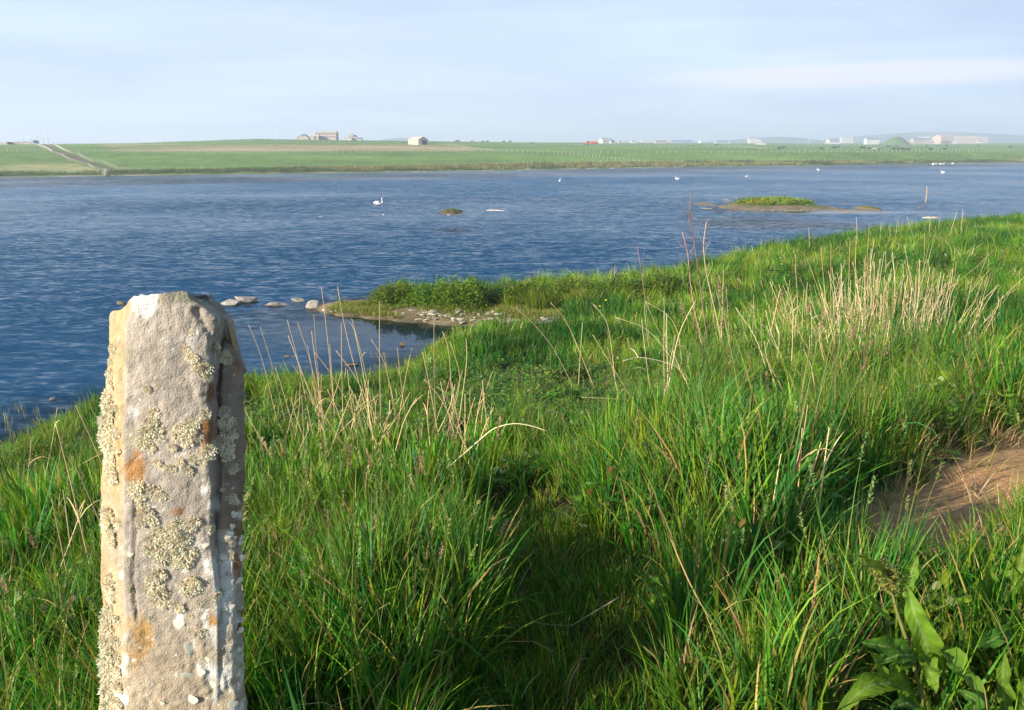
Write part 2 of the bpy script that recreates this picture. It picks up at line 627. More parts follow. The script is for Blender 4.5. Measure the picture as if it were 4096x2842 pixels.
f2 = np.interp(pxg, [0, 280, 1024, 1914, 2048], [607, 612, 610, 611, 609])
f6 = np.interp(pxg, [0, 215, 700, 1024, 1600, 2000], [580, 577, 571, 570, 575, 584])
tan = seg(pyg, 577 + .02 * 0, 608, 4) * np.clip((pxg - 380 - (pyg - 580) * 2) / 60, 0, 1) * np.clip((1930 - pxg + (pyg - 600) * 3) / 60, 0, 1) * (Yg < 560) * np.clip(.75 + .5 * nb, 0, 1)
lerpc(tan, (.36, .28, .15))
ll = seg(pyg, 610, 690, 5) * (pxg < 430) * np.clip((np.interp(pyg, [578, 612, 641, 664, 696], [146, 209, 274, 352, 438]) - 12 - pxg) / 8, 0, 1)
lerpc(ll * np.clip(.45 + 1.0 * nb + .3 * nf, 0, 1), (.36, .31, .15))
tk = seg(pxg, np.interp(pyg, [578, 612, 641, 664, 696], [150, 212, 277, 355, 440]), np.interp(pyg, [581, 604, 621, 649, 667, 686], [212, 252, 306, 368, 438, 520]), 5) * seg(pyg, 578, 694, 2)
lerpc(tk * np.clip(.6 + .6 * nf, 0, 1), (.17, .125, .06))
tk2 = seg(pxg, np.interp(pyg, [578, 612, 641, 664, 696], [170, 232, 300, 385, 455]), np.interp(pyg, [578, 612, 641, 664, 696], [182, 248, 330, 420, 470]), 5) * seg(pyg, 578, 690, 2)
lerpc(tk2 * .7, (.10, .085, .07))
dk = (pyg < f6) * (Yg < 600) * (pxg < 1750) * (pxg > 215)
lerpc(dk * .8, (.11, .2, .06))
rough = np.clip(1 - (off - np.interp(pxg, [0, 2000, 4096], [9, 11, 24])) / 5, 0, 1) * (off > 1.0)
lerpc(rough * np.clip(.7 + .5 * nb, 0, 1), (.16, .19, .06))
rr_ = np.clip(nb * 1.3 + nf * .5 - .25, 0, 1) * rough * (pxg > 700)
lerpc(rr_ * .55, (.30, .25, .12))
beach = np.clip(1 - np.abs(off - .6) / 1.1, 0, 1) * np.clip(.55 + nf, 0, 1)
lerpc(beach, (.40, .34, .28))
far_land = obj('far_shore_land', mesh_np('far_shore_land', np.stack([Xg, Yg, Zg], -1).reshape(-1, 3), grid_faces(*Yg.shape), [mat('far_fields', None, .95, .10, .15, spec=.1, vcol=True)], True, np.clip(cf.reshape(-1, 3), .01, .6)))
tag(far_land, 'green and tan fields rising behind the far shore', None, kind='structure')


# distant hills, nearly lost in the haze
def hill(name, px0, px1, ypk, Y, label, seed, skew=.5):
    n, m = 70, 14
    u = np.linspace(0, 1, n)
    x0, x1 = at_y(px0, 570, Y)[0], at_y(px1, 570, Y)[0]
    hmax = at_y((px0 + px1) / 2, ypk, Y)[2] - 20
    prof = np.where(u < skew, np.sin(u / skew * math.pi / 2), np.sin((1 - u) / (1 - skew) * math.pi / 2)) ** 1.3
    V = []
    for j in range(m):
        w_ = j / (m - 1)
        a = math.sin(w_ * math.pi)
        nn = fbm(np.c_[u * 7, np.full(n, w_ * 2), np.zeros(n)], 4, seed)
        V.append(np.c_[x0 + (x1 - x0) * u, np.full(n, Y - 500 + 1000 * w_), 5 + (hmax * prof * (1 + .06 * nn)) * a ** .7])
    V = np.array(V).reshape(-1, 3)
    o = obj(name, mesh_np(name, V, grid_faces(m, n), [M_hill], True))
    return tag(o, label, None, kind='structure')


M_hill = mat('hill_moor', (.06, .09, .045), .95, .25, .004, spec=.1)
hill('hill', 1380, 1900, 537, 3000, 'faint blue hill behind the corrugated barn', 3, .45)
hill('hill', 2500, 3350, 534, 3000, 'low faint hill behind the white farmhouses', 5, .75)
hill('hill', 2950, 4700, 518, 3300, 'broad misty hill behind the grass mound', 7, .45)

# ------------------------------------------------------------------ water
M_water, n, l, b = new_mat('loch_water')
n.remove(b)
geo = n.new('ShaderNodeNewGeometry')


def wave_noise(scale, stretch, detail, rot, rough=.55):
    mp = n.new('ShaderNodeMapping')
    mp.inputs['Rotation'].default_value = (0, 0, rot)
    mp.inputs['Scale'].default_value = (scale * stretch, scale, scale)
    l.new(geo.outputs['Position'], mp.inputs[0])
    z = n.new('ShaderNodeTexNoise')
    z.inputs['Scale'].default_value = 1
    z.inputs['Detail'].default_value = detail
    z.inputs['Roughness'].default_value = rough
    l.new(mp.outputs[0], z.inputs[0])
    sb = n.new('ShaderNodeVectorMath')
    sb.operation = 'SUBTRACT'
    sb.inputs[1].default_value = (.5, .5, .5)
    l.new(z.outputs['Color'], sb.inputs[0])
    return sb.outputs[0]


def vmul(v, k):
    x = n.new('ShaderNodeVectorMath')
    x.operation = 'MULTIPLY'
    l.new(v, x.inputs[0])
    x.inputs[1].default_value = k
    return x.outputs[0]


def vadd(a_, b_):
    x = n.new('ShaderNodeVectorMath')
    x.operation = 'ADD'
    l.new(a_, x.inputs[0])
    if isinstance(b_, tuple):
        x.inputs[1].default_value = b_
    else:
        l.new(b_, x.inputs[1])
    return x.outputs[0]


# wave facets: wind waves run towards the near shore, their steeper faces towards it
slope = vadd(vadd(vmul(wave_noise(.5, .45, 1, .1), (.08, .16, 0)), vmul(wave_noise(3.3, .36, 3, -.08), (.25, .66, 0))), vmul(wave_noise(8, .5, 1, .2), (.25, .55, 0)))
slope = vadd(slope, (0, -.145, 0))
at = n.new('ShaderNodeAttribute')
at.attribute_name = 'Col'
sx = n.new('ShaderNodeSeparateXYZ')
l.new(at.outputs['Vector'], sx.inputs[0])
sl2 = n.new('ShaderNodeVectorMath')
sl2.operation = 'SCALE'
l.new(slope, sl2.inputs[0])
l.new(sx.outputs[0], sl2.inputs['Scale'])
nrmv = n.new('ShaderNodeVectorMath')
nrmv.operation = 'NORMALIZE'
l.new(vadd(sl2.outputs[0], (0, 0, 1)), nrmv.inputs[0])
bmp = nrmv
fr = n.new('ShaderNodeFresnel')
fr.inputs['IOR'].default_value = 1.333
l.new(bmp.outputs[0], fr.inputs['Normal'])
gl = n.new('ShaderNodeBsdfGlossy')
gl.inputs['Roughness'].default_value = .05
l.new(bmp.outputs[0], gl.inputs['Normal'])
trn = n.new('ShaderNodeBsdfTransparent')
trn.inputs[0].default_value = (.7, .9, .98, 1)
mixs = n.new('ShaderNodeMixShader')
l.new(fr.outputs[0], mixs.inputs[0])
l.new(trn.outputs[0], mixs.inputs[1])
l.new(gl.outputs[0], mixs.inputs[2])
l.new(mixs.outputs[0], n['Material Output'].inputs[0])
# water sheet; red channel = how exposed to the wind the water is (sheltered inlet and lee shallows are calmer)
wr = np.geomspace(4, 1100, 260)
wa = np.linspace(-1.25, 1.25, 300)
W = np.stack([np.sin(wa)[None] * wr[:, None], np.cos(wa)[None] * wr[:, None]], -1).reshape(-1, 2)
inlet = at_z(1620, 1340, 0)[:2]
ex = np.clip((np.hypot((W[:, 0] - inlet[0]) / 1.2, W[:, 1] - inlet[1]) - 1.2) / 7, .16, 1)
slick = at_z(3350, 850, 0)[:2]
ex2 = np.clip(np.hypot((W[:, 0] - slick[0]) / 9, (W[:, 1] - slick[1]) / 2.6) - .35, .12, 1)
ex = np.minimum(ex, ex2)
ex = np.clip(ex * (.92 + .38 * fbm(np.c_[W[:, 0] * .035, W[:, 1] * .05, np.zeros(len(W))], 3, 9)), .1, 1.4)
water = obj('water', mesh_np('water', np.c_[W, np.zeros(len(W))], grid_faces(len(wr), len(wa)), [M_water], True, np.c_[ex, ex, ex]))
tag(water, 'wind rippled blue loch water', None, kind='structure')
# bed under the open loch, below the bank sheet; its blue paints in light scattered by the water
bd = np.geomspace(20, 9500, 40)
B = np.stack([np.sin(wa)[None] * bd[:, None], np.cos(wa)[None] * bd[:, None]], -1).reshape(-1, 2)
tag(obj('loch_bed', mesh_np('loch_bed', np.c_[B, np.full(len(B), -1.75)], grid_faces(len(bd), len(wa)), [mat('deep_water_scatter', (.012, .60, .72), .9, .2, .1)])), 'loch bed tinted blue for light scattered in deep water', None, kind='structure')

# ------------------------------------------------------------------ haze
hz = MB()
hz.box(-12600, 12600, -300, 9800, -3.2, 105)
M_haze, n_, l_, b_ = new_mat('haze_air')
n_.remove(b_)
pv = n_.new('ShaderNodeVolumePrincipled')
pv.inputs['Color'].default_value = (.70, .76, .93, 1)
pv.inputs['Density'].default_value = .0005
pv.inputs['Anisotropy'].default_value = .15
l_.new(pv.outputs[0], n_['Material Output'].inputs['Volume'])
tag(obj('haze', hz.mesh('haze', M_haze)), 'pale blue haze filling the air over loch and fields', None, kind='stuff')

# ------------------------------------------------------------------ foliage building blocks
def jit(c, v=.15):
    k = 1 + RNG.uniform(-v, v)
    return np.array(c) * k * (1 + RNG.uniform(-.06, .06, 3))


def blade(base, az, tilt, length, width, droop, seg=5, twist=0.0, roll=None, prof='grass'):
    """one grass blade as a bent ribbon -> verts (2*(seg)+1, 3), faces"""
    h = np.array([math.cos(az), math.sin(az), 0])
    side = np.array([-h[1], h[0], 0])
    r0 = RNG.uniform(-1.2, 1.2) if roll is None else roll
    p = np.array(base, float)
    V, F = [], []
    st = length / seg
    a = tilt
    for i in range(seg + 1):
        t = i / seg
        w = {'grass': width * (1 - t ** 1.8) * (.75 + .5 * min(t * 3, 1) * .5), 'sword': width * (1 - t ** 3.5), 'reed': width * min(1, .35 + 2.2 * t) * (1 - t ** 2.2)}[prof]
        rr2 = r0 + twist * t
        fw = h * math.sin(a) + np.array([0, 0, math.cos(a)])
        nrm = np.cross(side, fw)
        sd = side * math.cos(rr2) + nrm * math.sin(rr2)
        if i < seg:
            V += [p - sd * w / 2, p + sd * w / 2]
        else:
            V.append(p.copy())
        p = p + fw * st
        a += droop / seg * (.4 + 1.2 * t)
    for i in range(seg - 1):
        F.append((2 * i, 2 * i + 1, 2 * i + 3, 2 * i + 2))
    F.append((2 * seg - 2, 2 * seg - 1, 2 * seg))
    return V, F


class FB:
    """foliage mesh with per-piece colours"""
    def __init__(s):
        s.v, s.f, s.c = [], [], []

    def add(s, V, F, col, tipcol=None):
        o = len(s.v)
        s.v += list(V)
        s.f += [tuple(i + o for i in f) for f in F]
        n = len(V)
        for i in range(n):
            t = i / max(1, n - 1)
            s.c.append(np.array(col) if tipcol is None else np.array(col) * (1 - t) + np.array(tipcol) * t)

    def mesh(s, name, m=None):
        return mesh_np(name, np.array(s.v), s.f, [m or M_leaf], True, np.clip(np.array(s.c), .004, .8))


GREEN = (.064, .172, .010)
BLUEG = (.042, .135, .022)
LIME = (.150, .245, .014)
DEEP = (.018, .068, .008)
TAN = (.42, .27, .11)
STRAW = (.52, .42, .23)


def pick(pal):
    cs, ps = zip(*pal)
    return np.array(cs[RNG.choice(len(cs), p=np.array(ps) / sum(ps))])


def grass_clump(n, lmin, lmax, wid, spread, tilt, droop, pal, seg=5, prof='grass'):
    b = FB()
    lean = RNG.uniform(0, 6.28)
    for i in range(n):
        r, a = spread * math.sqrt(RNG.uniform()), RNG.uniform(0, 6.28)
        az = a + RNG.normal(0, .8) if RNG.uniform() < .6 else lean + RNG.normal(0, .5)
        L = RNG.uniform(lmin, lmax) * (1 - .25 * r / spread)
        c = jit(pick(pal))
        V, F = blade((r * math.cos(a), r * math.sin(a), -.02), az, abs(RNG.normal(0, tilt)), L, wid * RNG.uniform(.6, 1.35), abs(RNG.normal(droop, droop * .55)), seg, RNG.normal(0, .9), prof=prof)
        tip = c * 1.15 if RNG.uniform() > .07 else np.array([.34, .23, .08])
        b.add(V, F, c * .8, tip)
    return b


def leaflet(b, p, az, pitch, L, Wd, col, fold=.25, curl=.3):
    """small ovate leaf, folded along the midrib"""
    h = np.array([math.cos(az) * math.cos(pitch), math.sin(az) * math.cos(pitch), math.sin(pitch)])
    s = np.array([-math.sin(az), math.cos(az), 0])
    u = np.cross(h, s) * -1
    P = np.array(p)
    mids = [P, P + h * L * .4 + u * 0, P + h * L * .75 - u * -.0 - np.array([0, 0, curl * L * .15]), P + h * L - np.array([0, 0, curl * L * .35])]
    e = [s * Wd * .5 + u * fold * Wd * .5, s * Wd * .36 + u * fold * Wd * .3]
    V = [mids[0], mids[1] + e[0], mids[2] + e[1], mids[3], mids[2] - s * Wd * .36 + u * fold * Wd * .3, mids[1] - s * Wd * .5 + u * fold * Wd * .5, mids[1], mids[2]]
    b.add(V, [(0, 6, 1), (6, 7, 2, 1), (7, 3, 2), (0, 5, 6), (5, 4, 7, 6), (4, 3, 7)], col)


def herb_clump(n, hmax, L, pal, spread, lr=.5):
    b = FB()
    for i in range(n):
        r, a = spread * math.sqrt(RNG.uniform()), RNG.uniform(0, 6.28)
        z = hmax * RNG.uniform(.25, 1) * (1 - .4 * (r / spread) ** 2)
        c = jit(pick(pal), .22)
        leaflet(b, (r * math.cos(a), r * math.sin(a), z), RNG.uniform(0, 6.28), RNG.uniform(-.3, .7), L * RNG.uniform(.6, 1.3), L * lr * RNG.uniform(.7, 1.2), c)
    for i in range(max(3, n // 8)):
        r, a = spread * math.sqrt(RNG.uniform()), RNG.uniform(0, 6.28)
        V, F = blade((r * math.cos(a), r * math.sin(a), 0), a, .15, hmax * .9, .006, .2, 3)
        b.add(V, F, jit((.05, .1, .02)))
    return b


def scatter(name, label, P, idx, rz, sc, sources, tilt=None, zs=None, kind='stuff'):
    """one object whose geometry nodes set the clump meshes out at the given points"""
    me = bpy.data.meshes.new(name)
    me.from_pydata([tuple(map(float, p)) for p in P], [], [])
    N = len(P)
    a = me.attributes.new('idx', 'INT', 'POINT')
    a.data.foreach_set('value', np.asarray(idx, np.int32))
    R = np.zeros((N, 3), np.float32)
    if tilt is not None:
        R[:, :2] = tilt
    R[:, 2] = rz
    a = me.attributes.new('rot', 'FLOAT_VECTOR', 'POINT')
    a.data.foreach_set('vector', R.ravel())
    S = np.repeat(np.asarray(sc, np.float32)[:, None], 3, 1)
    if zs is not None:
        S[:, 2] *= zs
    a = me.attributes.new('scl', 'FLOAT_VECTOR', 'POINT')
    a.data.foreach_set('vector', S.ravel())
    o = obj(name, me)
    cc = bpy.data.collections.new(name + '_kinds')
    for i, sm in enumerate(sources):
        so = bpy.data.objects.new('%s_kind_%02d' % (name, i), sm)
        cc.objects.link(so)
    ng = bpy.data.node_groups.new(name, 'GeometryNodeTree')
    ng.interface.new_socket('Geometry', in_out='INPUT', socket_type='NodeSocketGeometry')
    ng.interface.new_socket('Geometry', in_out='OUTPUT', socket_type='NodeSocketGeometry')
    nn, ll_ = ng.nodes, ng.links
    gi, go = nn.new('NodeGroupInput'), nn.new('NodeGroupOutput')
    ci = nn.new('GeometryNodeCollectionInfo')
    ci.inputs['Collection'].default_value = cc
    ci.inputs['Separate Children'].default_value = True
    ci.inputs['Reset Children'].default_value = True
    ip = nn.new('GeometryNodeInstanceOnPoints')
    ip.inputs['Pick Instance'].default_value = True
    ll_.new(gi.outputs[0], ip.inputs['Points'])
    ll_.new(ci.outputs[0], ip.inputs['Instance'])
    for at_, typ, sock in (('idx', 'INT', 'Instance Index'), ('rot', 'FLOAT_VECTOR', 'Rotation'), ('scl', 'FLOAT_VECTOR', 'Scale')):
        na = nn.new('GeometryNodeInputNamedAttribute')
        na.data_type = typ
        na.inputs['Name'].default_value = at_
        if sock == 'Rotation':
            er = nn.new('FunctionNodeEulerToRotation')
            ll_.new(na.outputs[0], er.inputs[0])
            ll_.new(er.outputs[0], ip.inputs[sock])
        else:
            ll_.new(na.outputs[0], ip.inputs[sock])
    ll_.new(ip.outputs[0], go.inputs[0])
    md = o.modifiers.new('scatter', 'NODES')
    md.node_group = ng
    return tag(o, label, None, kind=kind)


def pts_polar(r0, r1, density, a0=-.95, a1=.95):
    n = int(density * (r1 * r1 - r0 * r0) / 2 * (a1 - a0))
    r = np.sqrt(RNG.uniform(r0 * r0, r1 * r1, n))
    a = RNG.uniform(a0, a1, n)
    return np.c_[np.sin(a) * r, np.cos(a) * r]


# ------------------------------------------------------------------ grasses of the bank
palT = [(GREEN, 5), (BLUEG, 2), (LIME, 3), (DEEP, 1.5), (TAN, .4)]
palY = [(GREEN, 4), (LIME, 5), (BLUEG, 1), (TAN, 1.1), (STRAW, .6)]
palB = [(BLUEG, 5), (GREEN, 3), (LIME, 1), (TAN, .3)]
palI = [((.10, .225, .015), 4), (BLUEG, 2), (LIME, 1)]
palH = [((.09, .20, .012), 4), (DEEP, 1.5), (LIME, 2.5), ((.2, .26, .09), 1), ((.16, .07, .03), .12)]
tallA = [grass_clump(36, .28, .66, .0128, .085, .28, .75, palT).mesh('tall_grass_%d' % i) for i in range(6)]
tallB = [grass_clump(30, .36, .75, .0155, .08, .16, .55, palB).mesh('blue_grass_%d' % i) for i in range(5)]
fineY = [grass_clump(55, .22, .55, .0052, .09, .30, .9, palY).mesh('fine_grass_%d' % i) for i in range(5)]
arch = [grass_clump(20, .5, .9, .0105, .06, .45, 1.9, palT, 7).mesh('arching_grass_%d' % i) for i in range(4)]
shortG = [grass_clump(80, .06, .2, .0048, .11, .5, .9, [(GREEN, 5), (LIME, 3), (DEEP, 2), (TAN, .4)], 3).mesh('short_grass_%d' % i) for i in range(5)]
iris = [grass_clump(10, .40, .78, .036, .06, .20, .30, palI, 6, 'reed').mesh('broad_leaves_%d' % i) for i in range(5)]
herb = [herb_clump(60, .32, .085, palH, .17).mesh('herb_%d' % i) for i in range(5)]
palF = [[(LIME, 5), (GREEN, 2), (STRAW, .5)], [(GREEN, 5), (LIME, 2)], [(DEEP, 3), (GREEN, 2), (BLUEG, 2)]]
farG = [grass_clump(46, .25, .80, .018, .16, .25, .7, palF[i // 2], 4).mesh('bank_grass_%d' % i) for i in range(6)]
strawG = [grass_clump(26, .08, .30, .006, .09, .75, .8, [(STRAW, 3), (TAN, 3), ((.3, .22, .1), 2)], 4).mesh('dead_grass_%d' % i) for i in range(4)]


def seed_head(n=5):
    b = FB()
    for i in range(n):
        az = RNG.uniform(0, 6.28)
        L = RNG.uniform(.55, .85)
        V, F = blade((RNG.normal(0, .03), RNG.normal(0, .03), 0), az, RNG.uniform(.03, .2), L, .0035, RNG.uniform(.1, .4), 5, roll=0, prof='sword')
        b.add(V, F, jit((.12, .18, .04)))
        top = V[-1]
        dr = (np.array(V[-1]) - np.array(V[-3]))
        dr /= np.linalg.norm(dr)
        c = jit((.20, .25, .07)) if RNG.uniform() < .7 else jit((.30, .2, .12))
        for k in range(26):
            p = top - dr * (.01 + .07 * k / 26)
            leaflet(b, p, RNG.uniform(0, 6.28), RNG.uniform(.3, 1.2), .012, .005, c)
    return b


heads = [seed_head().mesh('seed_head_%d' % i) for i in range(4)]
ALLK = tallA + tallB + fineY + arch + shortG + iris + herb + farG + strawG + heads
KI = {}
_o = 0
for nm, ls in (('A', tallA), ('B', tallB), ('Y', fineY), ('R', arch), ('S', shortG), ('I', iris), ('H', herb), ('F', farG), ('D', strawG), ('X', heads)):
    KI[nm] = (_o, len(ls))
    _o += len(ls)

batches = [pts_polar(.75, 3.2, 165, -1.35, 1.1), pts_polar(3.2, 6, 100, -1.1, .95), pts_polar(6, 12, 58), pts_polar(12, 24, 24, -.9, .85), pts_polar(24, 75, 7.5, -.3, .8)]
P2 = np.vstack(batches)
sN = sdist(P2)
keep = sN > .25
P2, sN = P2[keep], sN[keep]
zN = near_z(P2)
P3 = np.c_[P2, zN]
ppx, ppy = project(P3)
rN = np.hypot(P2[:, 0], P2[:, 1])
dP = path_d(P2, PATH, PATHW)
dT = path_d(P2, TROD, TRODW)
cl = fbm(np.c_[P2 * .8, np.zeros(len(P2))], 3, 77)            # patchiness
c2 = fbm(np.c_[P2 * 1.7, np.ones(len(P2)) * 3], 2, 91)
U = RNG.uniform(0, 1, len(P2))
post_xy = at_y(720, 2600, 1.62)[:2]


def box(x0, x1, y0, y1, soft=60):
    return np.clip(np.minimum(np.minimum(ppx - x0, x1 - ppx), np.minimum(ppy - y0, y1 - ppy)) / soft, 0, 1)


zone_iris = np.maximum.reduce([box(830, 2020, 1760, 2120, 50), box(-900, 470, 1950, 2330, 60), box(2380, 2760, 1620, 1980, 60) * .8])
zone_herb = np.maximum.reduce([box(1650, 2520, 1440, 1790, 60), box(950, 1650, 1610, 1770, 40), box(2480, 3500, 1090, 1330, 60) * .55, box(3100, 4400, 900, 1150, 40) * .5, box(-300, 430, 1760, 1930, 40) * .5])
zone_yel = np.maximum.reduce([box(950, 1700, 2080, 2560, 100), box(3100, 4300, 1380, 1960, 150) * .9, box(2650, 3600, 2350, 2950, 120)])
kind = np.full(len(P2), 'A', dtype='<U1')
far = rN > 12
kind[far] = 'F'
kind[(~far) & (U < .22 + .25 * cl)] = 'B'
kind[(~far) & (U > .93)] = 'R'
kind[(~far) & (RNG.uniform(0, 1, len(P2)) < zone_yel * .75)] = 'Y'
kind[RNG.uniform(0, 1, len(P2)) < zone_iris * .7] = 'I'
kind[RNG.uniform(0, 1, len(P2)) < zone_herb * .88] = 'H'
kind[far & (RNG.uniform(0, 1, len(P2)) < .22 + .3 * cl)] = 'H'
kind[(~far) & (rN > 2.2) & (RNG.uniform(0, 1, len(P2)) < .065)] = 'X'
kind[(~far) & (rN > 2.6) & (RNG.uniform(0, 1, len(P2)) < .07)] = 'H'
rr0 = box(2650, 3650, 1900, 2700, 150)
kind[(RNG.uniform(0, 1, len(P2)) < rr0 * .3)] = 'B'
dead = np.clip(1 - np.abs(dP - .06) / .22, 0, 1) * .5 + box(2900, 3500, 2450, 2850, 80) * .35
kind[RNG.uniform(0, 1, len(P2)) < dead] = 'D'
kind[(~far) & (RNG.uniform(0, 1, len(P2)) < .05)] = 'D'
kind[(dT < .02)] = 'S'
kind[(dT < .02) & (RNG.uniform(0, 1, len(P2)) < .03)] = 'D'
mgn = (dT >= .02) & (dT < .12)
kind[mgn & (U < .5)] = 'S'
# ---- sizes
sc = np.clip(1 + .34 * cl + .32 * c2 + RNG.uniform(-.2, .2, len(P2)), .45, 1.6)
seaward = (P2[:, 1] > 22)
sc *= np.where(seaward, 1.12, np.clip(.45 + .55 * sN / 2.0, .45, 1))
sc[kind == 'S'] = RNG.uniform(.8, 1.6, (kind == 'S').sum())
nearfoot = np.clip((rN - .7) / 1.3, .25, 1)
sc *= np.where(kind == 'S', 1, .55 + .45 * nearfoot)
slope_low = np.clip((4.2 - zN * 1.0) / 1.6, 0, 1)
sc *= np.where(rN < 16, 1 - .28 * slope_low * (ppx < 2700), 1)
sc *= .92
sc[kind == 'X'] *= 1.2
sc *= np.where((kind != 'S'), np.clip(.45 + dT / .35, .45, 1), 1)
sc *= np.where((kind != 'S') & (kind != 'D'), np.clip(.3 + dP / .6, .3, 1), 1)
low_spit = ((ppy > 1226) & (ppy < 1335) & (ppx > 1240) & (ppx < 2260) & (P2[:, 1] > 18)) | ((ppx < 1520) & (ppx > 1200) & (P2[:, 1] > 20))
sc[low_spit] *= .4
kp = (dP > -.02) & (np.hypot(P2[:, 0] - post_xy[0], P2[:, 1] - post_xy[1]) > .17) & ~((low_spit) & (U > .12))
kp &= ~((ppx > 480) & (ppx < 960) & (rN < 1.7) & (P2[:, 1] > .3))        # trodden foot of the stone
kp &= ~((dP < .1) & (U < .4))
kp &= ~((c2 < -.35) & (U < .65) & (rN < 14) & (kind != 'S') & (kind != 'H'))
kp |= (dP < 0) & (kind == 'D') & (U < .12)
kp &= ~((ppx > 3300) & (rN < 2.45) & (P2[:, 1] > .2) & (U < .93))          # round the dock plants
idx = np.array([KI[k_][0] + RNG.integers(KI[k_][1]) for k_ in kind])
pz = fbm(np.c_[P2 * .45, np.full(len(P2), 7.)], 3, 133) + RNG.normal(0, .18, len(P2))
mF = kind == 'F'
idx[mF] = KI['F'][0] + np.clip(np.floor((.45 - pz[mF]) * 3.3), 0, 2).astype(int) * 2 + RNG.integers(0, 2, mF.sum())
tl = RNG.normal(0, .12, (len(P2), 2))
for grp, nm, lb in (('AYRFX', 'meadow_grass', 'long green meadow grass covering the bank'), ('B', 'reed_grass', 'tall bluish green grass with wide blades on the bank'),
                    ('S', 'trodden_grass', 'short trodden grass along the hollow in the bank'), ('I', 'flag_leaves', 'broad sword shaped green leaves in drifts on the slope'),
                    ('H', 'ground_herbs', 'low leafy herbs among the grass near the water'), ('D', 'dead_grass', 'brown dead grass beside the bare path')):
    m = kp & np.isin(kind, list(grp))
    lo = np.array([c_ in grp for c_ in kind[m]])
    # index inside this object's own list of kinds
    own, mp_ = [], {}
    for g in grp:
        for j in range(KI[g][1]):
            mp_[KI[g][0] + j] = len(own)
            own.append(ALLK[KI[g][0] + j])
    scatter(nm, lb, P3[m], [mp_[i] for i in idx[m]], RNG.uniform(0, 6.28, m.sum()), sc[m], own, tl[m])

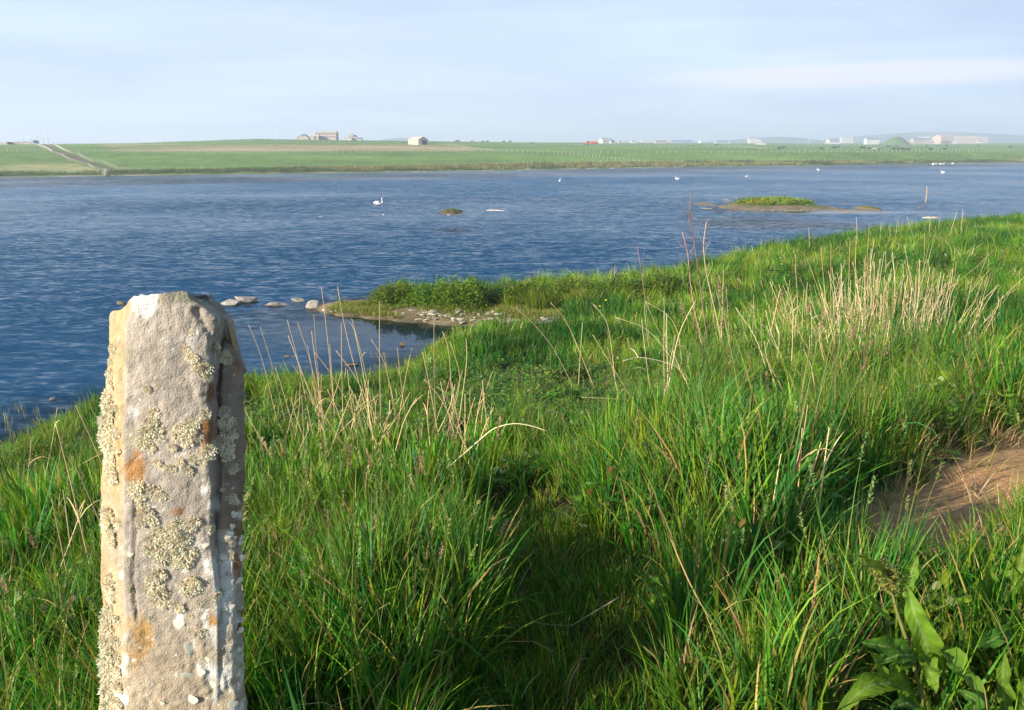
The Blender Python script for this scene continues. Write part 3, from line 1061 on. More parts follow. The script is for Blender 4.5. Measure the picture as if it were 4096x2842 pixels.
# ------------------------------------------------------------------ the standing stone post
def build_post():
    YP = 1.60
    zb, zt = 3.42, 4.96
    NH, NP = 300, 150
    hs = np.linspace(0, 1, NH)
    V = np.zeros((NH, NP, 3))
    zl = zb + (zt - zb) * hs
    # left / right silhouettes measured against the photo, by height
    rows = [1160, 1230, 1300, 1360, 1450, 1640, 2000, 2300, 2600, 2842, 3100]
    xl = [520, 466, 462, 458, 450, 440, 432, 430, 424, 420, 415]
    xr = [840, 880, 945, 966, 970, 968, 978, 984, 994, 1004, 1012]
    zr = np.array([at_y(700, y, YP)[2] for y in rows])
    Xl = np.array([at_y(x, y, YP + .075)[0] for x, y in zip(xl, rows)])
    Xr = np.array([at_y(x - 4, y, YP + .05)[0] for x, y in zip(xr, rows)])
    o = o0 = np.argsort(zr)
    XL = np.interp(zl, zr[o], Xl[o])
    XR = np.interp(zl, zr[o], Xr[o])
    # crack between front slab and the set-back layer on the right
    crow = [1230, 1320, 1420, 1500, 1600, 1700, 1850, 1990, 2150, 2400, 2700, 2900]
    cx_ = [868, 858, 838, 836, 826, 838, 838, 846, 838, 868, 872, 872]
    zc = np.array([at_y(x, y, YP)[2] for x, y in zip(cx_, crow)])
    Xc = np.array([at_y(x, y, YP)[0] for x, y in zip(cx_, crow)])
    o = np.argsort(zc)
    XC = np.interp(zl, zc[o], Xc[o])
    step = np.interp(zl, [4.0, 4.2, 4.45, 4.7, 4.96], [.003, .010, .030, .048, .055])
    lw = .046
    XE = np.interp(zl, zr[o0], np.array([at_y(e_px(y), y, YP)[0] for y in rows])[o0])
    for i in range(NH):
        a, b_, c_ = XL[i], XR[i], min(XC[i], XR[i] - .012)
        e = XE[i]                                      # front-left arris; the left flank runs back to x=a
        poly = [(a, YP + .11), (a + .004, YP + .055), (e - .01, YP + .012), (e, YP + .002), (e + .03, YP - .002), ((e + c_) / 2, YP - .004), (c_ - .012, YP), (c_, YP + .1 * step[i]),
                (c_ + .004, YP + step[i] * 1.25), (c_ + .012, YP + step[i]), (b_ - .016, YP + step[i] + .004), (b_, YP + step[i] + .02), (b_ - .032, YP + .12), (b_ - .07, YP + .15), (a + .05, YP + .15)]
        poly = np.array(poly)
        L = np.r_[0, np.cumsum(np.hypot(*(np.roll(poly, -1, 0) - poly).T))]
        pp = np.vstack([poly, poly[:1]])
        # denser sampling on the faces seen
        n_back = 22
        Lf = L[12]
        tt = np.r_[np.linspace(0, Lf, NP - n_back, endpoint=False), np.linspace(Lf, L[-1], n_back, endpoint=False)]
        V[i, :, 0] = np.interp(tt, L, pp[:, 0])
        V[i, :, 1] = np.interp(tt, L, pp[:, 1])
        V[i, :, 2] = zl[i]
    P = V.reshape(-1, 3).copy()
    # broken, rounded top: the back and right drop away, corners chipped
    top = np.interp(P[:, 0], [Xl.min(), XL[-1], XL[-1] + .03, -.66 + .0, XR[-1] - .03, XR[-1], Xr.max()], [4.858, 4.882, 4.910, 4.927, 4.922, 4.894, 4.84])
    setb = np.clip((P[:, 1] - (YP + .035)) / .05, 0, 1)
    cxv = np.interp(P[:, 2], zc[o], Xc[o])
    right = (P[:, 0] > cxv + .003)
    top = top - .032 * setb - right * (.045 + .05 * np.clip((P[:, 0] - cxv) / .05, 0, 1))
    top += .0035 * fbm(P * np.array([30, 30, 0]), 3, 8)
    over = P[:, 2] > top
    P[:, 2] = np.where(over, top + (P[:, 2] - top) * .04, P[:, 2])
    # stone relief along the outward direction
    ctr = np.c_[(XL[:, None] + XR[:, None]).repeat(NP, 1).ravel() / 2, np.full(len(P), YP + .075)]
    out = P[:, :2] - ctr
    out[:, 0] *= .4
    out /= np.linalg.norm(out, axis=1)[:, None]
    big = fbm(P * np.array([9, 9, 5]), 3, 12)
    strat = vnoise(P * np.array([70, 70, 2.2]), 5) * np.clip(np.abs(out[:, 0]) * 1.6 - .3, 0, 1)
    fine = fbm(P * 85, 3, 15)
    disp = .0045 * big + .004 * strat + .0021 * fine
    rgt = right & (P[:, 1] < YP + .11)
    blocks = np.round(fbm(P * np.array([22, 10, 9]), 2, 33) * 2.2) / 2.2
    disp = disp + rgt * (.0038 * blocks + .0035 * fbm(P * 30, 3, 44))
    # a long hairline parting near the left arris
    pxv, pyv = project(P)
    crk = np.interp(pyv, [2000, 2150, 2300, 2420, 2500], [540, 541, 531, 540, 548])
    disp = disp - .007 * np.exp(-((pxv - crk) / 5) ** 2) * (pyv > 1980) * (pyv < 2500) * (P[:, 1] < YP + .03)
    flake = np.interp(pyv, [1240, 1300, 1350, 1410], [770, 800, 830, 836])
    disp = disp - .008 * np.clip(1 - np.abs(pxv - flake - 18) / 22, 0, 1) * (pyv > 1235) * (pyv < 1420) * (P[:, 1] < YP + .02)
    P[:, :2] += out * disp[:, None]
    P[:, 2] += over * .0015 * fine
    # ---- colours of the stone, its iron stains and crusts, plus painted shade on the right layer
    pxv, pyv = project(P)
    nA = fbm(P * 14, 4, 61)
    nB = fbm(P * np.array([40, 40, 26]), 4, 71)
    nC = fbm(P * np.array([18, 18, 5]), 4, 81)
    colr = np.array([.34, .285, .228])[None] * (1 + .13 * nA + .12 * nB)[:, None]

    def blend(mask, cc):
        nonlocal colr
        m_ = np.clip(mask, 0, 1)[:, None]
        colr = colr * (1 - m_) + np.array(cc)[None] * (1 + .18 * nB)[:, None] * m_

    def spot(x, y, rx, ry, soft=.35, wob=.5):
        return np.clip((1 - np.hypot((pxv - x) / rx, (pyv - y) / ry) + wob * .35 * nB) / soft, 0, 1) * (P[:, 1] < YP + .14)

    low = np.clip((pyv - 2350) / 300, 0, 1)
    blend(low * .6, (.40, .30, .185))
    left = np.clip((e_px(pyv) - pxv) / 12, 0, 1)
    blend(left * np.clip(.7 + .6 * nC, 0, 1), (.40, .295, .145))
    blend(left * np.clip(nC * 1.6 - .5, 0, 1), (.36, .19, .06))
    for x, y, rx, ry, cc in [(716, 2050, 32, 34, (.30, .125, .025)), (830, 1730, 45, 90, (.25, .10, .025)), (840, 1560, 28, 60, (.22, .10, .03)), (540, 1880, 55, 90, (.34, .16, .045)), (560, 2010, 30, 90, (.36, .20, .06)),
                             (560, 2560, 60, 120, (.36, .21, .07)), (855, 2500, 26, 60, (.36, .18, .04)), (935, 1370, 24, 90, (.38, .24, .10)), (950, 1480, 20, 60, (.40, .24, .12)), (955, 2080, 30, 120, (.18, .085, .03)), (960, 2480, 26, 70, (.15, .06, .02)), (945, 2270, 24, 80, (.2, .09, .03)), (885, 1690, 26, 110, (.17, .07, .02))]:
        blend(spot(x, y, rx, ry, .5, 1.2) * .9, cc)
    rl = rgt & (pyv < 2120)
    blend(rl * np.clip(.6 + .5 * nC, 0, 1), (.20, .135, .09))  # set-back layer: browner stone, with the shade of the recess painted in
    blend((pyv < 1215) * np.clip(.35 + .9 * nC, 0, 1) * (pxv > 600), (.20, .19, .13))
    blend(spot(900, 1230, 60, 60, .6, 1.2) * .8 + spot(930, 1650, 50, 140, .7, 1.4) * .5, (.16, .17, .115))
    blend(spot(500, 1420, 40, 60, .6, 1.4) * .6 + spot(515, 1760, 36, 60, .6, 1.4) * .6 + spot(630, 1190, 120, 30, .6, 1.6) * .45, (.26, .235, .13))
    # pale crustose growth: white, grey green, scattered freckles
    for x, y, r in [(786, 1360, 34), (530, 1651, 34), (570, 1205, 60), (905, 1410, 20), (850, 2020, 30), (810, 1970, 22), (960, 2060, 18), (870, 2280, 52), (900, 2350, 60), (905, 2450, 60), (860, 2560, 55), (840, 2680, 40), (900, 2700, 70), (940, 2620, 40), (860, 2790, 40), (500, 2560, 22), (506, 2640, 16), (470, 2700, 30), (480, 2800, 34), (490, 2300, 14)]:
        blend(spot(x, y, r, r * 1.25, .5, 1.6) * .85, (.55, .52, .46))
    blend(np.clip(nB * 1.9 - .95, 0, 1) * np.clip((pyv - 1900) / 500 + .2, 0, 1) * (pxv > 700), (.56, .55, .49))
    blend(np.clip(nC * 2 - 1.0, 0, 1) * rgt * (pyv > 2200), (.33, .35, .29))
    blend(np.clip(fbm(P * 160, 2, 91) * 2.2 - 1.6, 0, 1), (.60, .57, .50))
    blend(np.exp(-((pxv - crk) / 5) ** 2) * (pyv > 1980) * (pyv < 2500), (.07, .045, .025))
    F = list(map(tuple, grid_faces(NH, NP, True)))
    F.append(tuple((NH - 1) * NP + k for k in range(NP)))
    me = mesh_np('stone', P, F, [mat('sandstone', None, .92, .12, 60, bump=.0035, spec=.2, vcol=True, bscale=220)], True, np.clip(colr, .01, .8))
    return me, P, F


def e_px(y):
    return np.interp(y, [1160, 1300, 1450, 1700, 2000, 2400, 2842], [560, 508, 506, 500, 498, 500, 506])


post_me, PV, PF = build_post()
post = thing('standing_stone', 'weathered upright stone post with pale shaggy lichen in front of the loch', 'stone post', (at_y(720, 2600, 1.60)[0], 1.66, 3.42))
bpy.context.view_layer.update()


def part(name, me, th, loc=(0, 0, 0), rot=(0, 0, 0), scale=1.0, parent=None):
    """a part given in world coordinates, parented under its thing"""
    o = obj(name, me, parent or th)
    sc_ = Vector((scale,) * 3) if isinstance(scale, (int, float)) else Vector(scale)
    mw = Matrix.LocRotScale(Vector(tuple(map(float, loc))), Euler(tuple(map(float, rot))), sc_)
    base = (parent or th)
    bw = Matrix.LocRotScale(base.location, base.rotation_euler, base.scale) if parent is None else Matrix.Identity(4)
    o.matrix_local = bw.inverted() @ mw
    return o


part('stone', post_me, post)
bvh = BVHTree.FromPolygons([Vector(p) for p in PV], [f for f in PF[:-1]])
LICH = (.82, .71, .53)


def lichen_mesh(i, n=150, shape=1.0):
    """shaggy tuft: many bent strap lobes springing from one pad; unit radius, grows along +Z"""
    b = FB()
    for k in range(n):
        r, a = math.sqrt(RNG.uniform()) * .8, RNG.uniform(0, 6.28)
        x, y = r * math.cos(a), r * math.sin(a) * shape
        h = .75 * math.sqrt(max(.05, 1 - r * r)) * RNG.uniform(.5, 1.05)
        c_ = jit(LICH, .2)
        V, F = blade((x, y, h * .35), a + RNG.normal(0, .9), RNG.uniform(.2, 1.2), RNG.uniform(.28, .55), RNG.uniform(.09, .2), RNG.normal(.6, .9), 3, RNG.normal(0, 1.2), prof='sword')
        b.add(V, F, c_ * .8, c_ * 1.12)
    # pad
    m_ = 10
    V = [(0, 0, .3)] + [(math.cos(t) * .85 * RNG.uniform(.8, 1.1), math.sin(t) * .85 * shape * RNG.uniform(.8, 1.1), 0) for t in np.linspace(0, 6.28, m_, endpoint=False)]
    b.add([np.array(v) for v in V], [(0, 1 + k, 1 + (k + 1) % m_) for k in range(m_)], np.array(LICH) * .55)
    return b.mesh('lichen_%d' % i, M_lich)


M_lich = leaf_mat('lichen_pale', transl=.3, rough=.9, spec=.05, hue=.005, val=.1, tint_c=(1.15, 1.1, .95, 1))
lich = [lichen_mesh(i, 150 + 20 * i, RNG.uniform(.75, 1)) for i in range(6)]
TUFTS = [(766, 1333, 11), (746, 1396, 15), (768, 1433, 24), (790, 1462, 22), (816, 1481, 30), (832, 1512, 18), (861, 1381, 20), (872, 1402, 18), (896, 1431, 27), (912, 1445, 16), (726, 1518, 9), (590, 1558, 17), (632, 1546, 8),
         (615, 1655, 28), (602, 1690, 32), (622, 1712, 34), (588, 1734, 32), (570, 1770, 28), (636, 1748, 26), (600, 1790, 24), (721, 1715, 28), (708, 1745, 24), (776, 1690, 26), (760, 1724, 26), (746, 1766, 28), (790, 1745, 24), (690, 1790, 20),
         (821, 1656, 22), (896, 1650, 24), (906, 1690, 32), (890, 1722, 32), (920, 1740, 30), (870, 1766, 32), (905, 1790, 32), (831, 1811, 30), (850, 1790, 28), (911, 1821, 26), (630, 1851, 18), (655, 1870, 16), (690, 1872, 18), (751, 1886, 22), (720, 1850, 20), (775, 1840, 20), (810, 1850, 20), (941, 1871, 20), (930, 1885, 14),
         (545, 1945, 32), (530, 1970, 26), (560, 1985, 24), (615, 1967, 36), (640, 1985, 26), (574, 2012, 26), (586, 2061, 34), (570, 2085, 26), (610, 2080, 26), (775, 2089, 28), (760, 2110, 24), (845, 2118, 20), (710, 2105, 30), (690, 2130, 30), (640, 2140, 34), (610, 2160, 32), (665, 2165, 34), (700, 2177, 38), (735, 2165, 30), (751, 2215, 36), (720, 2210, 34), (680, 2215, 32), (630, 2200, 38), (600, 2200, 28), (640, 2235, 28), (740, 2250, 30), (700, 2255, 24),
         (633, 2300, 36), (610, 2320, 30), (625, 2345, 36), (600, 2360, 26), (645, 2380, 34), (655, 2410, 28), (620, 2405, 26), (770, 2325, 34), (745, 2345, 28), (785, 2350, 28), (755, 2375, 22), (716, 2431, 24), (705, 2418, 18), (533, 2354, 23), (604, 2475, 14), (763, 2470, 12), (798, 2420, 14), (928, 1994, 22), (945, 2010, 14), (890, 1960, 10), (880, 2360, 22), (868, 2385, 18), (932, 2178, 12), (920, 2228, 14), (880, 2245, 12), (790, 2540, 20), (812, 2530, 20)]
EDGE = [(455, 1395, 13), (447, 1450, 12), (441, 1505, 17), (446, 1545, 19), (438, 1590, 24), (434, 1625, 26), (438, 1655, 26), (432, 1690, 26), (438, 1720, 28), (432, 1750, 28), (436, 1785, 26), (442, 1815, 24), (444, 1850, 24), (448, 1885, 22), (452, 1910, 20),
        (436, 2055, 26), (428, 2080, 28), (440, 2105, 28), (446, 2140, 20), (450, 2168, 18), (446, 2320, 20), (440, 2350, 24), (444, 2385, 22), (440, 2440, 22), (436, 2470, 26), (440, 2500, 26), (434, 2530, 28), (436, 2560, 28), (430, 2590, 28), (432, 2620, 28), (428, 2650, 30), (432, 2680, 28), (430, 2710, 28), (436, 2740, 26), (434, 2770, 28), (440, 2800, 26), (440, 2830, 28),
        (470, 1640, 16), (466, 1730, 18), (468, 1800, 16), (470, 2090, 18), (470, 2480, 18), (466, 2570, 20), (470, 2630, 20), (466, 2690, 20), (474, 2750, 20), (470, 2810, 22)]
origin = Vector((0, 0, EYE))


def hit_post(px, py):
    d = Vector(tuple(ray(px, py))).normalized()
    loc, nrm, i, dist = bvh.ray_cast(origin, d)
    if loc is None:
        loc, nrm, i, dist = bvh.find_nearest(Vector(tuple(at_y(px, py, 1.63))))
    if nrm.dot(d) > 0:
        nrm = -nrm
    return loc, nrm


for k_, (x, y, r) in enumerate(TUFTS + [(a_, b_, c_ * 1.45) for a_, b_, c_ in EDGE]):
    loc, nrm = hit_post(x, y)
    s_r = r * (loc.y) / FPX * 1.32
    q_ = nrm.to_track_quat('Z', 'Y').to_euler()
    part('lichen_tuft', lich[k_ % 6], post, loc - nrm * s_r * .1, (q_.x, q_.y, q_.z), (s_r, s_r, s_r * .8))


def crust_mesh():
    b = FB()
    m_, rg = 14, 3
    V = [(0, 0, .12)]
    for j in range(1, rg + 1):
        for k in range(m_):
            t = 6.283 * k / m_
            rad = j / rg * (1 + (.16 * math.sin(3 * t + 1) + RNG.uniform(-.07, .07)) * (j == rg))
            V.append((rad * math.cos(t), rad * math.sin(t), (.13, .15, -.05)[j - 1] + RNG.uniform(-.02, .02)))
    F = [(0, 1 + k, 1 + (k + 1) % m_) for k in range(m_)]
    for j in range(1, rg):
        for k in range(m_):
            F.append((1 + (j - 1) * m_ + k, 1 + j * m_ + k, 1 + j * m_ + (k + 1) % m_, 1 + (j - 1) * m_ + (k + 1) % m_))
    b.add([np.array(v) for v in V], F, (.60, .56, .43))
    return b.mesh('lichen_crust', mat('lichen_crust', None, .95, .22, 8, spec=.1, vcol=True))


cm = crust_mesh()
for k in range(46):
    x, y = RNG.uniform(800, 985), RNG.uniform(2060, 2860)
    x = x + (y - 2060) * .02
    r = RNG.uniform(7, 17)
    loc, nrm = hit_post(x, y)
    q_ = nrm.to_track_quat('Z', 'Y').to_euler()
    rs = r * loc.y / FPX
    if k % 2:
        part('lichen_tuft', lich[k % 6], post, loc - nrm * rs * .2, (q_.x, q_.y, q_.z), (rs, rs, rs * .5))
    else:
        part('lichen_crust', cm, post, loc, (q_.x, q_.y, q_.z), (rs, rs * RNG.uniform(.7, 1.3), rs * .35))
for x, y, r in [(710, 2496, 31), (763, 2590, 32), (748, 2705, 32), (768, 2800, 29), (521, 2218, 13), (869, 2207, 17), (819, 2182, 15), (563, 2592, 9), (704, 2622, 5), (806, 2415, 9), (535, 2640, 12), (652, 2715, 8), (515, 2750, 7), (650, 2815, 11), (870, 1570, 12), (560, 1600, 7), (830, 2640, 17), (805, 2690, 18), (850, 2740, 22), (930, 2820, 24), (905, 2150, 12)]:
    loc, nrm = hit_post(x, y)
    q_ = nrm.to_track_quat('Z', 'Y').to_euler()
    rs = r * loc.y / FPX
    part('lichen_crust', cm, post, loc, (q_.x, q_.y, q_.z + RNG.uniform(0, .1)), (rs, rs * RNG.uniform(.8, 1.15), rs * .35))

# ------------------------------------------------------------------ dry reed stalks
M_cane = leaf_mat('dry_cane', transl=.0, rough=.65, spec=.25, hue=.012, val=.2)


def ground_hit(px, py, above=0.0, r1=90):
    d = ray(px, py)
    Y = np.geomspace(1.2, r1, 700)
    t = Y / d[1]
    z = EYE + d[2] * t
    g = near_z(np.c_[d[0] * t, Y]) + above
    h = np.nonzero(z <= g)[0]
    i = h[0] if len(h) else len(Y) - 1
    return np.array([d[0] * t[i], Y[i], z[i]])


def cane(name, px_pts, label, group, rad=.0045, branches=None, col=(.60, .46, .25), above=.3, cat='reed stalk', lean=0.0):
    """a dead stalk: px_pts tip -> foot, in photo pixels; it stands in a real plane at the foot's distance"""
    foot = ground_hit(*px_pts[-1], above)
    Y0 = foot[1]
    pts = []
    n_ = len(px_pts)
    for i, p in enumerate(px_pts):
        Yi = Y0 * (1 - lean * (1 - i / (n_ - 1)))
        pts.append(Vector(tuple(at_y(p[0], p[1], Yi))))
    pts = pts[::-1]                                    # foot first
    d = (pts[1] - pts[0]).normalized()
    gz = float(near_z(np.array([[foot[0], foot[1]]]))[0])
    root = pts[0] - d * min(.8, max(.1, (pts[0].z - gz) / max(.35, d.z)))
    pts = [root] + pts
    # smooth and add knots
    res = []
    for i in range(len(pts) - 1):
        a, b_ = pts[i], pts[i + 1]
        for k in range(4):
            res.append(a.lerp(b_, k / 4))
    res.append(pts[-1])
    for _ in range(2):
        res = [res[0]] + [(res[i - 1] + res[i] * 2 + res[i + 1]) / 4 for i in range(1, len(res) - 1)] + [res[-1]]
    m_ = MB()
    rad = rad * (1.25 if cat == 'dead weed' else .78)
    rs = [rad * (1.15 - .55 * i / len(res)) * (1.18 if i % 5 == 0 else 1) for i in range(len(res))]
    m_.tube([p - root for p in res], rs, 5)
    nleaf = 0 if branches or cat != 'reed stalk' else RNG.integers(0, 3)
    lv = []
    for k in range(nleaf):
        q0 = res[int(RNG.integers(len(res) // 3, len(res) - 2))] - root
        lv.append(blade(tuple(q0), RNG.uniform(0, 6.28), RNG.uniform(.2, .9), RNG.uniform(.1, .25), rad * 2.2, RNG.uniform(.8, 2.2), 4, RNG.normal(0, 1)))
    for V_, F_ in lv:
        m_.add(V_, F_)
    if branches:
        for b_ in branches:
            bp = [Vector(tuple(at_y(q_[0], q_[1], Y0 + RNG.uniform(-.06, .06)))) - root for q_ in b_]
            m_.tube(bp, [rad * .6] + [rad * .32] * (len(bp) - 2) + [rad * .15], 4)
    V = np.array(m_.v)
    c_ = np.array(jit(np.array(col) * (.86, .82, .74), .3))[None] * (1 + .12 * vnoise(V * 40, 2))[:, None]
    me = mesh_np(name, V, m_.f, [M_cane], True, np.clip(c_, .02, .8))
    return tag(obj(name, me, loc=root), label, cat, group)


CENT = 'dry tan reed stalk in the upright cluster just right of the stone post'
GC = 'dry reed stalks right of the stone post'
for p in [[(1149, 1281), (1190, 1430), (1240, 1680)], [(1191, 1294), (1235, 1420), (1290, 1640)], [(1152, 1342), (1205, 1480), (1280, 1690)], [(1246, 1324), (1262, 1450), (1290, 1660)], [(1255, 1257), (1266, 1420), (1285, 1640)],
          [(1286, 1150), (1310, 1350), (1338, 1650)], [(1350, 1147), (1375, 1290), (1404, 1415), (1480, 1690)], [(1407, 1275), (1446, 1415), (1500, 1680)], [(1319, 1379), (1328, 1500), (1340, 1690)], [(1365, 1294), (1367, 1450), (1372, 1680)],
          [(1258, 1409), (1330, 1500), (1450, 1720)], [(1344, 1403), (1420, 1500), (1540, 1740)], [(1518, 1208), (1518, 1400), (1522, 1660)], [(1484, 1357), (1538, 1440), (1590, 1680)], [(1535, 1409), (1552, 1500), (1585, 1700)], [(1590, 1391), (1600, 1500), (1625, 1690)],
          [(1648, 1391), (1618, 1531), (1600, 1650)], [(1691, 1409), (1712, 1510), (1745, 1690)], [(1736, 1281), (1736, 1450), (1742, 1690)], [(1770, 1327), (1798, 1400), (1812, 1690)], [(1800, 1366), (1849, 1513), (1800, 1700)],
          [(1864, 1354), (1870, 1440), (1835, 1690)], [(1697, 1519), (1764, 1592), (1850, 1760)], [(1850, 1480), (1830, 1560), (1790, 1720)], [(994, 1300), (1046, 1421), (1100, 1650)], [(1041, 1308), (1092, 1471), (1130, 1640)],
          [(970, 1620), (1010, 1700), (1045, 1760)], [(1100, 1470), (1125, 1540), (1165, 1680)], [(1200, 1480), (1240, 1560), (1290, 1700)], [(1390, 1480), (1400, 1580), (1420, 1710)], [(1460, 1520), (1475, 1600), (1500, 1720)], [(1640, 1570), (1600, 1650), (1540, 1740)],
          [(1900, 1590), (1880, 1650), (1860, 1740)], [(1930, 1560), (1912, 1640), (1900, 1730)], [(1975, 1630), (1950, 1680), (1920, 1760)], [(1310, 1560), (1350, 1640), (1380, 1730)], [(1230, 1380), (1252, 1500), (1275, 1670)], [(1420, 1330), (1450, 1470), (1478, 1680)]]:
    cane('reed_stalk', p, CENT, GC, .0048)
for k in range(42):
    bx, by = RNG.uniform(1150, 1960), RNG.uniform(1660, 1770)
    ln = RNG.uniform(70, 230)
    dxl = RNG.normal(-10, 45)
    cane('reed_stalk', [(bx + dxl, by - ln), (bx + dxl * .5 + RNG.normal(0, 6), by - ln * .5), (bx, by)], CENT, GC, RNG.uniform(.004, .0065))
cane('reed_stalk', [(2062, 1233), (2130, 1290), (2196, 1367), (2240, 1440), (2278, 1519)], 'long arched dry stalk whose tip overhangs the pebble beach', 'arching dry stalks', .0055)
cane('reed_stalk', [(2202, 1211), (2250, 1262), (2287, 1330), (2320, 1410), (2360, 1510)], 'arched dry stalk second from the pebble beach', 'arching dry stalks', .0058)
cane('reed_stalk', [(2373, 1220), (2428, 1281), (2445, 1380), (2458, 1500)], 'thin dry stalk bent over at the top, right of the pebble beach', 'arching dry stalks', .0045)
cane('reed_stalk', [(2371, 1340), (2451, 1470), (2531, 1601)], 'straight leaning dry stalk left of the crossed pale stems', 'arching dry stalks', .005)
cane('reed_stalk', [(2491, 1445), (2551, 1428), (2626, 1440), (2722, 1470), (2750, 1530)], 'pale stalk bent into a flat hoop beside the crossed stems', 'arching dry stalks', .006, col=(.68, .58, .40))
cane('reed_stalk', [(2190, 1726), (2120, 1702), (2055, 1693), (1975, 1712), (1914, 1765)], 'fallen pale stalk arched low over the grass in mid slope', 'arching dry stalks', .006, col=(.68, .56, .36))
cane('reed_stalk', [(2326, 1591), (2440, 1594), (2556, 1606)], 'dry stalk lying flat below the crossed pale stems', 'arching dry stalks', .005)
CR = 'pale dry stem in the crossed bundle below the bare dead weed'
GX = 'crossed dry stems'
for p in [[(2461, 1270), (2586, 1310), (2670, 1410), (2747, 1526)], [(2581, 1205), (2650, 1360), (2757, 1521)], [(2784, 1200), (2711, 1335), (2666, 1590)], [(2702, 1340), (2680, 1450), (2662, 1580)], [(2656, 1245), (2655, 1400), (2658, 1580)], [(2666, 1255), (2668, 1400), (2672, 1560)],
          [(2586, 1210), (2677, 1260), (2715, 1330), (2730, 1480)], [(2577, 1220), (2586, 1320), (2600, 1420)], [(2566, 1280), (2580, 1400), (2595, 1520)], [(2772, 1225), (2800, 1330), (2840, 1440)], [(2710, 1380), (2745, 1390), (2756, 1450)], [(2690, 1400), (2720, 1480), (2760, 1560)], [(2330, 1290), (2322, 1400), (2316, 1500)], [(2430, 1390), (2445, 1450), (2460, 1520)]]:
    cane('reed_stalk', p, CR, GX, .005, col=(.64, .52, .31))
# bare dead weeds with twigs
cane('dead_weed', [(2764, 776), (2753, 873), (2778, 978), (2798, 1116), (2819, 1290), (2840, 1420)], 'tallest bare dead weed with forked purple brown twigs against the water', None, .008,
     [[(2753, 873), (2735, 840), (2715, 800)], [(2755, 900), (2772, 850), (2790, 835)], [(2778, 978), (2760, 950), (2740, 940)], [(2775, 960), (2800, 900), (2812, 880)], [(2790, 1060), (2815, 980), (2826, 890)], [(2798, 1100), (2770, 1050), (2755, 1010), (2729, 922)], [(2756, 1015), (2740, 980), (2720, 960)], [(2822, 930), (2835, 900), (2832, 870)], [(2812, 985), (2840, 960), (2860, 950)], [(2757, 880), (2762, 830), (2766, 790)], [(2770, 940), (2745, 915), (2730, 900)]],
     col=(.26, .17, .13), cat='dead weed')
cane('dead_weed', [(2729, 930), (2753, 1019), (2760, 1130), (2785, 1276), (2810, 1390)], 'bare dead weed stem just left of the tallest one', None, .0065, [[(2753, 1019), (2775, 990), (2780, 960)], [(2745, 990), (2725, 985), (2710, 960)], [(2758, 1090), (2740, 1050), (2728, 1040)]], col=(.36, .24, .17), cat='dead weed')
cane('dead_weed', [(2826, 887), (2812, 978), (2823, 1089), (2847, 1186), (2890, 1380)], 'bare pinkish dead weed stem just right of the tallest one', None, .007, [[(2812, 978), (2795, 940), (2790, 920)], [(2815, 1010), (2838, 970), (2850, 955)], [(2830, 1110), (2850, 1060), (2846, 1030)]], col=(.42, .31, .24), cat='dead weed')
cane('dead_weed', [(2549, 985), (2566, 1089), (2583, 1213), (2600, 1390)], 'thin dead weed with a twiggy grey top at the left of the bare weeds', None, .005, [[(2558, 1030), (2545, 1005), (2538, 980)], [(2562, 1060), (2575, 1020), (2578, 1000)], [(2566, 1089), (2550, 1060), (2541, 1045)], [(2570, 1110), (2580, 1080), (2588, 1060)]], col=(.38, .29, .24), cat='dead weed')
BS = 'pale dry stem standing at the foot of the bare dead weeds'
for p in [[(2840, 1165), (2850, 1260), (2880, 1400)], [(2870, 1080), (2875, 1200), (2890, 1380)], [(2895, 1080), (2890, 1200), (2885, 1390)], [(2865, 1170), (2900, 1280), (2925, 1430)], [(2942, 1230), (3022, 1345), (3060, 1460)], [(3043, 1275), (3046, 1340), (3048, 1420)], [(3046, 1300), (3090, 1330), (3140, 1370)], [(2905, 1150), (2912, 1260), (2920, 1400)], [(3015, 1180), (3013, 1270), (3010, 1390)], [(2655, 1190), (2660, 1300), (2665, 1420)]]:
    cane('reed_stalk', p, BS, 'stems at the foot of the dead weeds', .0052, col=(.62, .50, .32))
RS = 'dry tan reed stalk in the dense stand on the right bank'
GR = 'dense dry reeds on the right bank'
for k in range(215):
    bx = RNG.normal(3520, 190) if k < 120 else RNG.uniform(3080, 3990)
    bx = float(np.clip(bx, 3080, 3990))
    by = 1330 - (bx - 3500) * .10 + RNG.normal(0, 55)
    ln = RNG.uniform(120, 330) * (1 - abs(bx - 3500) / 1100)
    dxl = (bx - 3450) * .12 + RNG.normal(0, 34)
    kx = RNG.normal(0, 12)
    cane('reed_stalk', [(bx + dxl, by - ln), (bx + dxl * .5 + kx, by - ln * .5), (bx, by)], RS, GR, RNG.uniform(.0045, .0068), col=(.60, .47, .27) if RNG.uniform() < .8 else (.66, .57, .40))
for p in [[(3285, 990), (3290, 1080), (3315, 1300)], [(3325, 975), (3322, 1100), (3325, 1310)], [(3400, 965), (3395, 1120), (3390, 1320)], [(3425, 945), (3420, 1100), (3425, 1320)], [(3180, 1020), (3185, 1120), (3195, 1290)], [(3225, 1030), (3260, 1120), (3300, 1240)], [(3617, 980), (3640, 1100), (3660, 1290)], [(3980, 995), (3900, 1075), (3800, 1150)], [(3935, 970), (3880, 1010), (3860, 1060)], [(3120, 1160), (3090, 1300), (3060, 1420)], [(3160, 1120), (3140, 1250), (3125, 1370)], [(3230, 1130), (3222, 1210), (3215, 1310)]]:
    cane('reed_stalk', p, RS, GR, .0062)
FS = 'bleached dead stem on the far edge of the right bank'
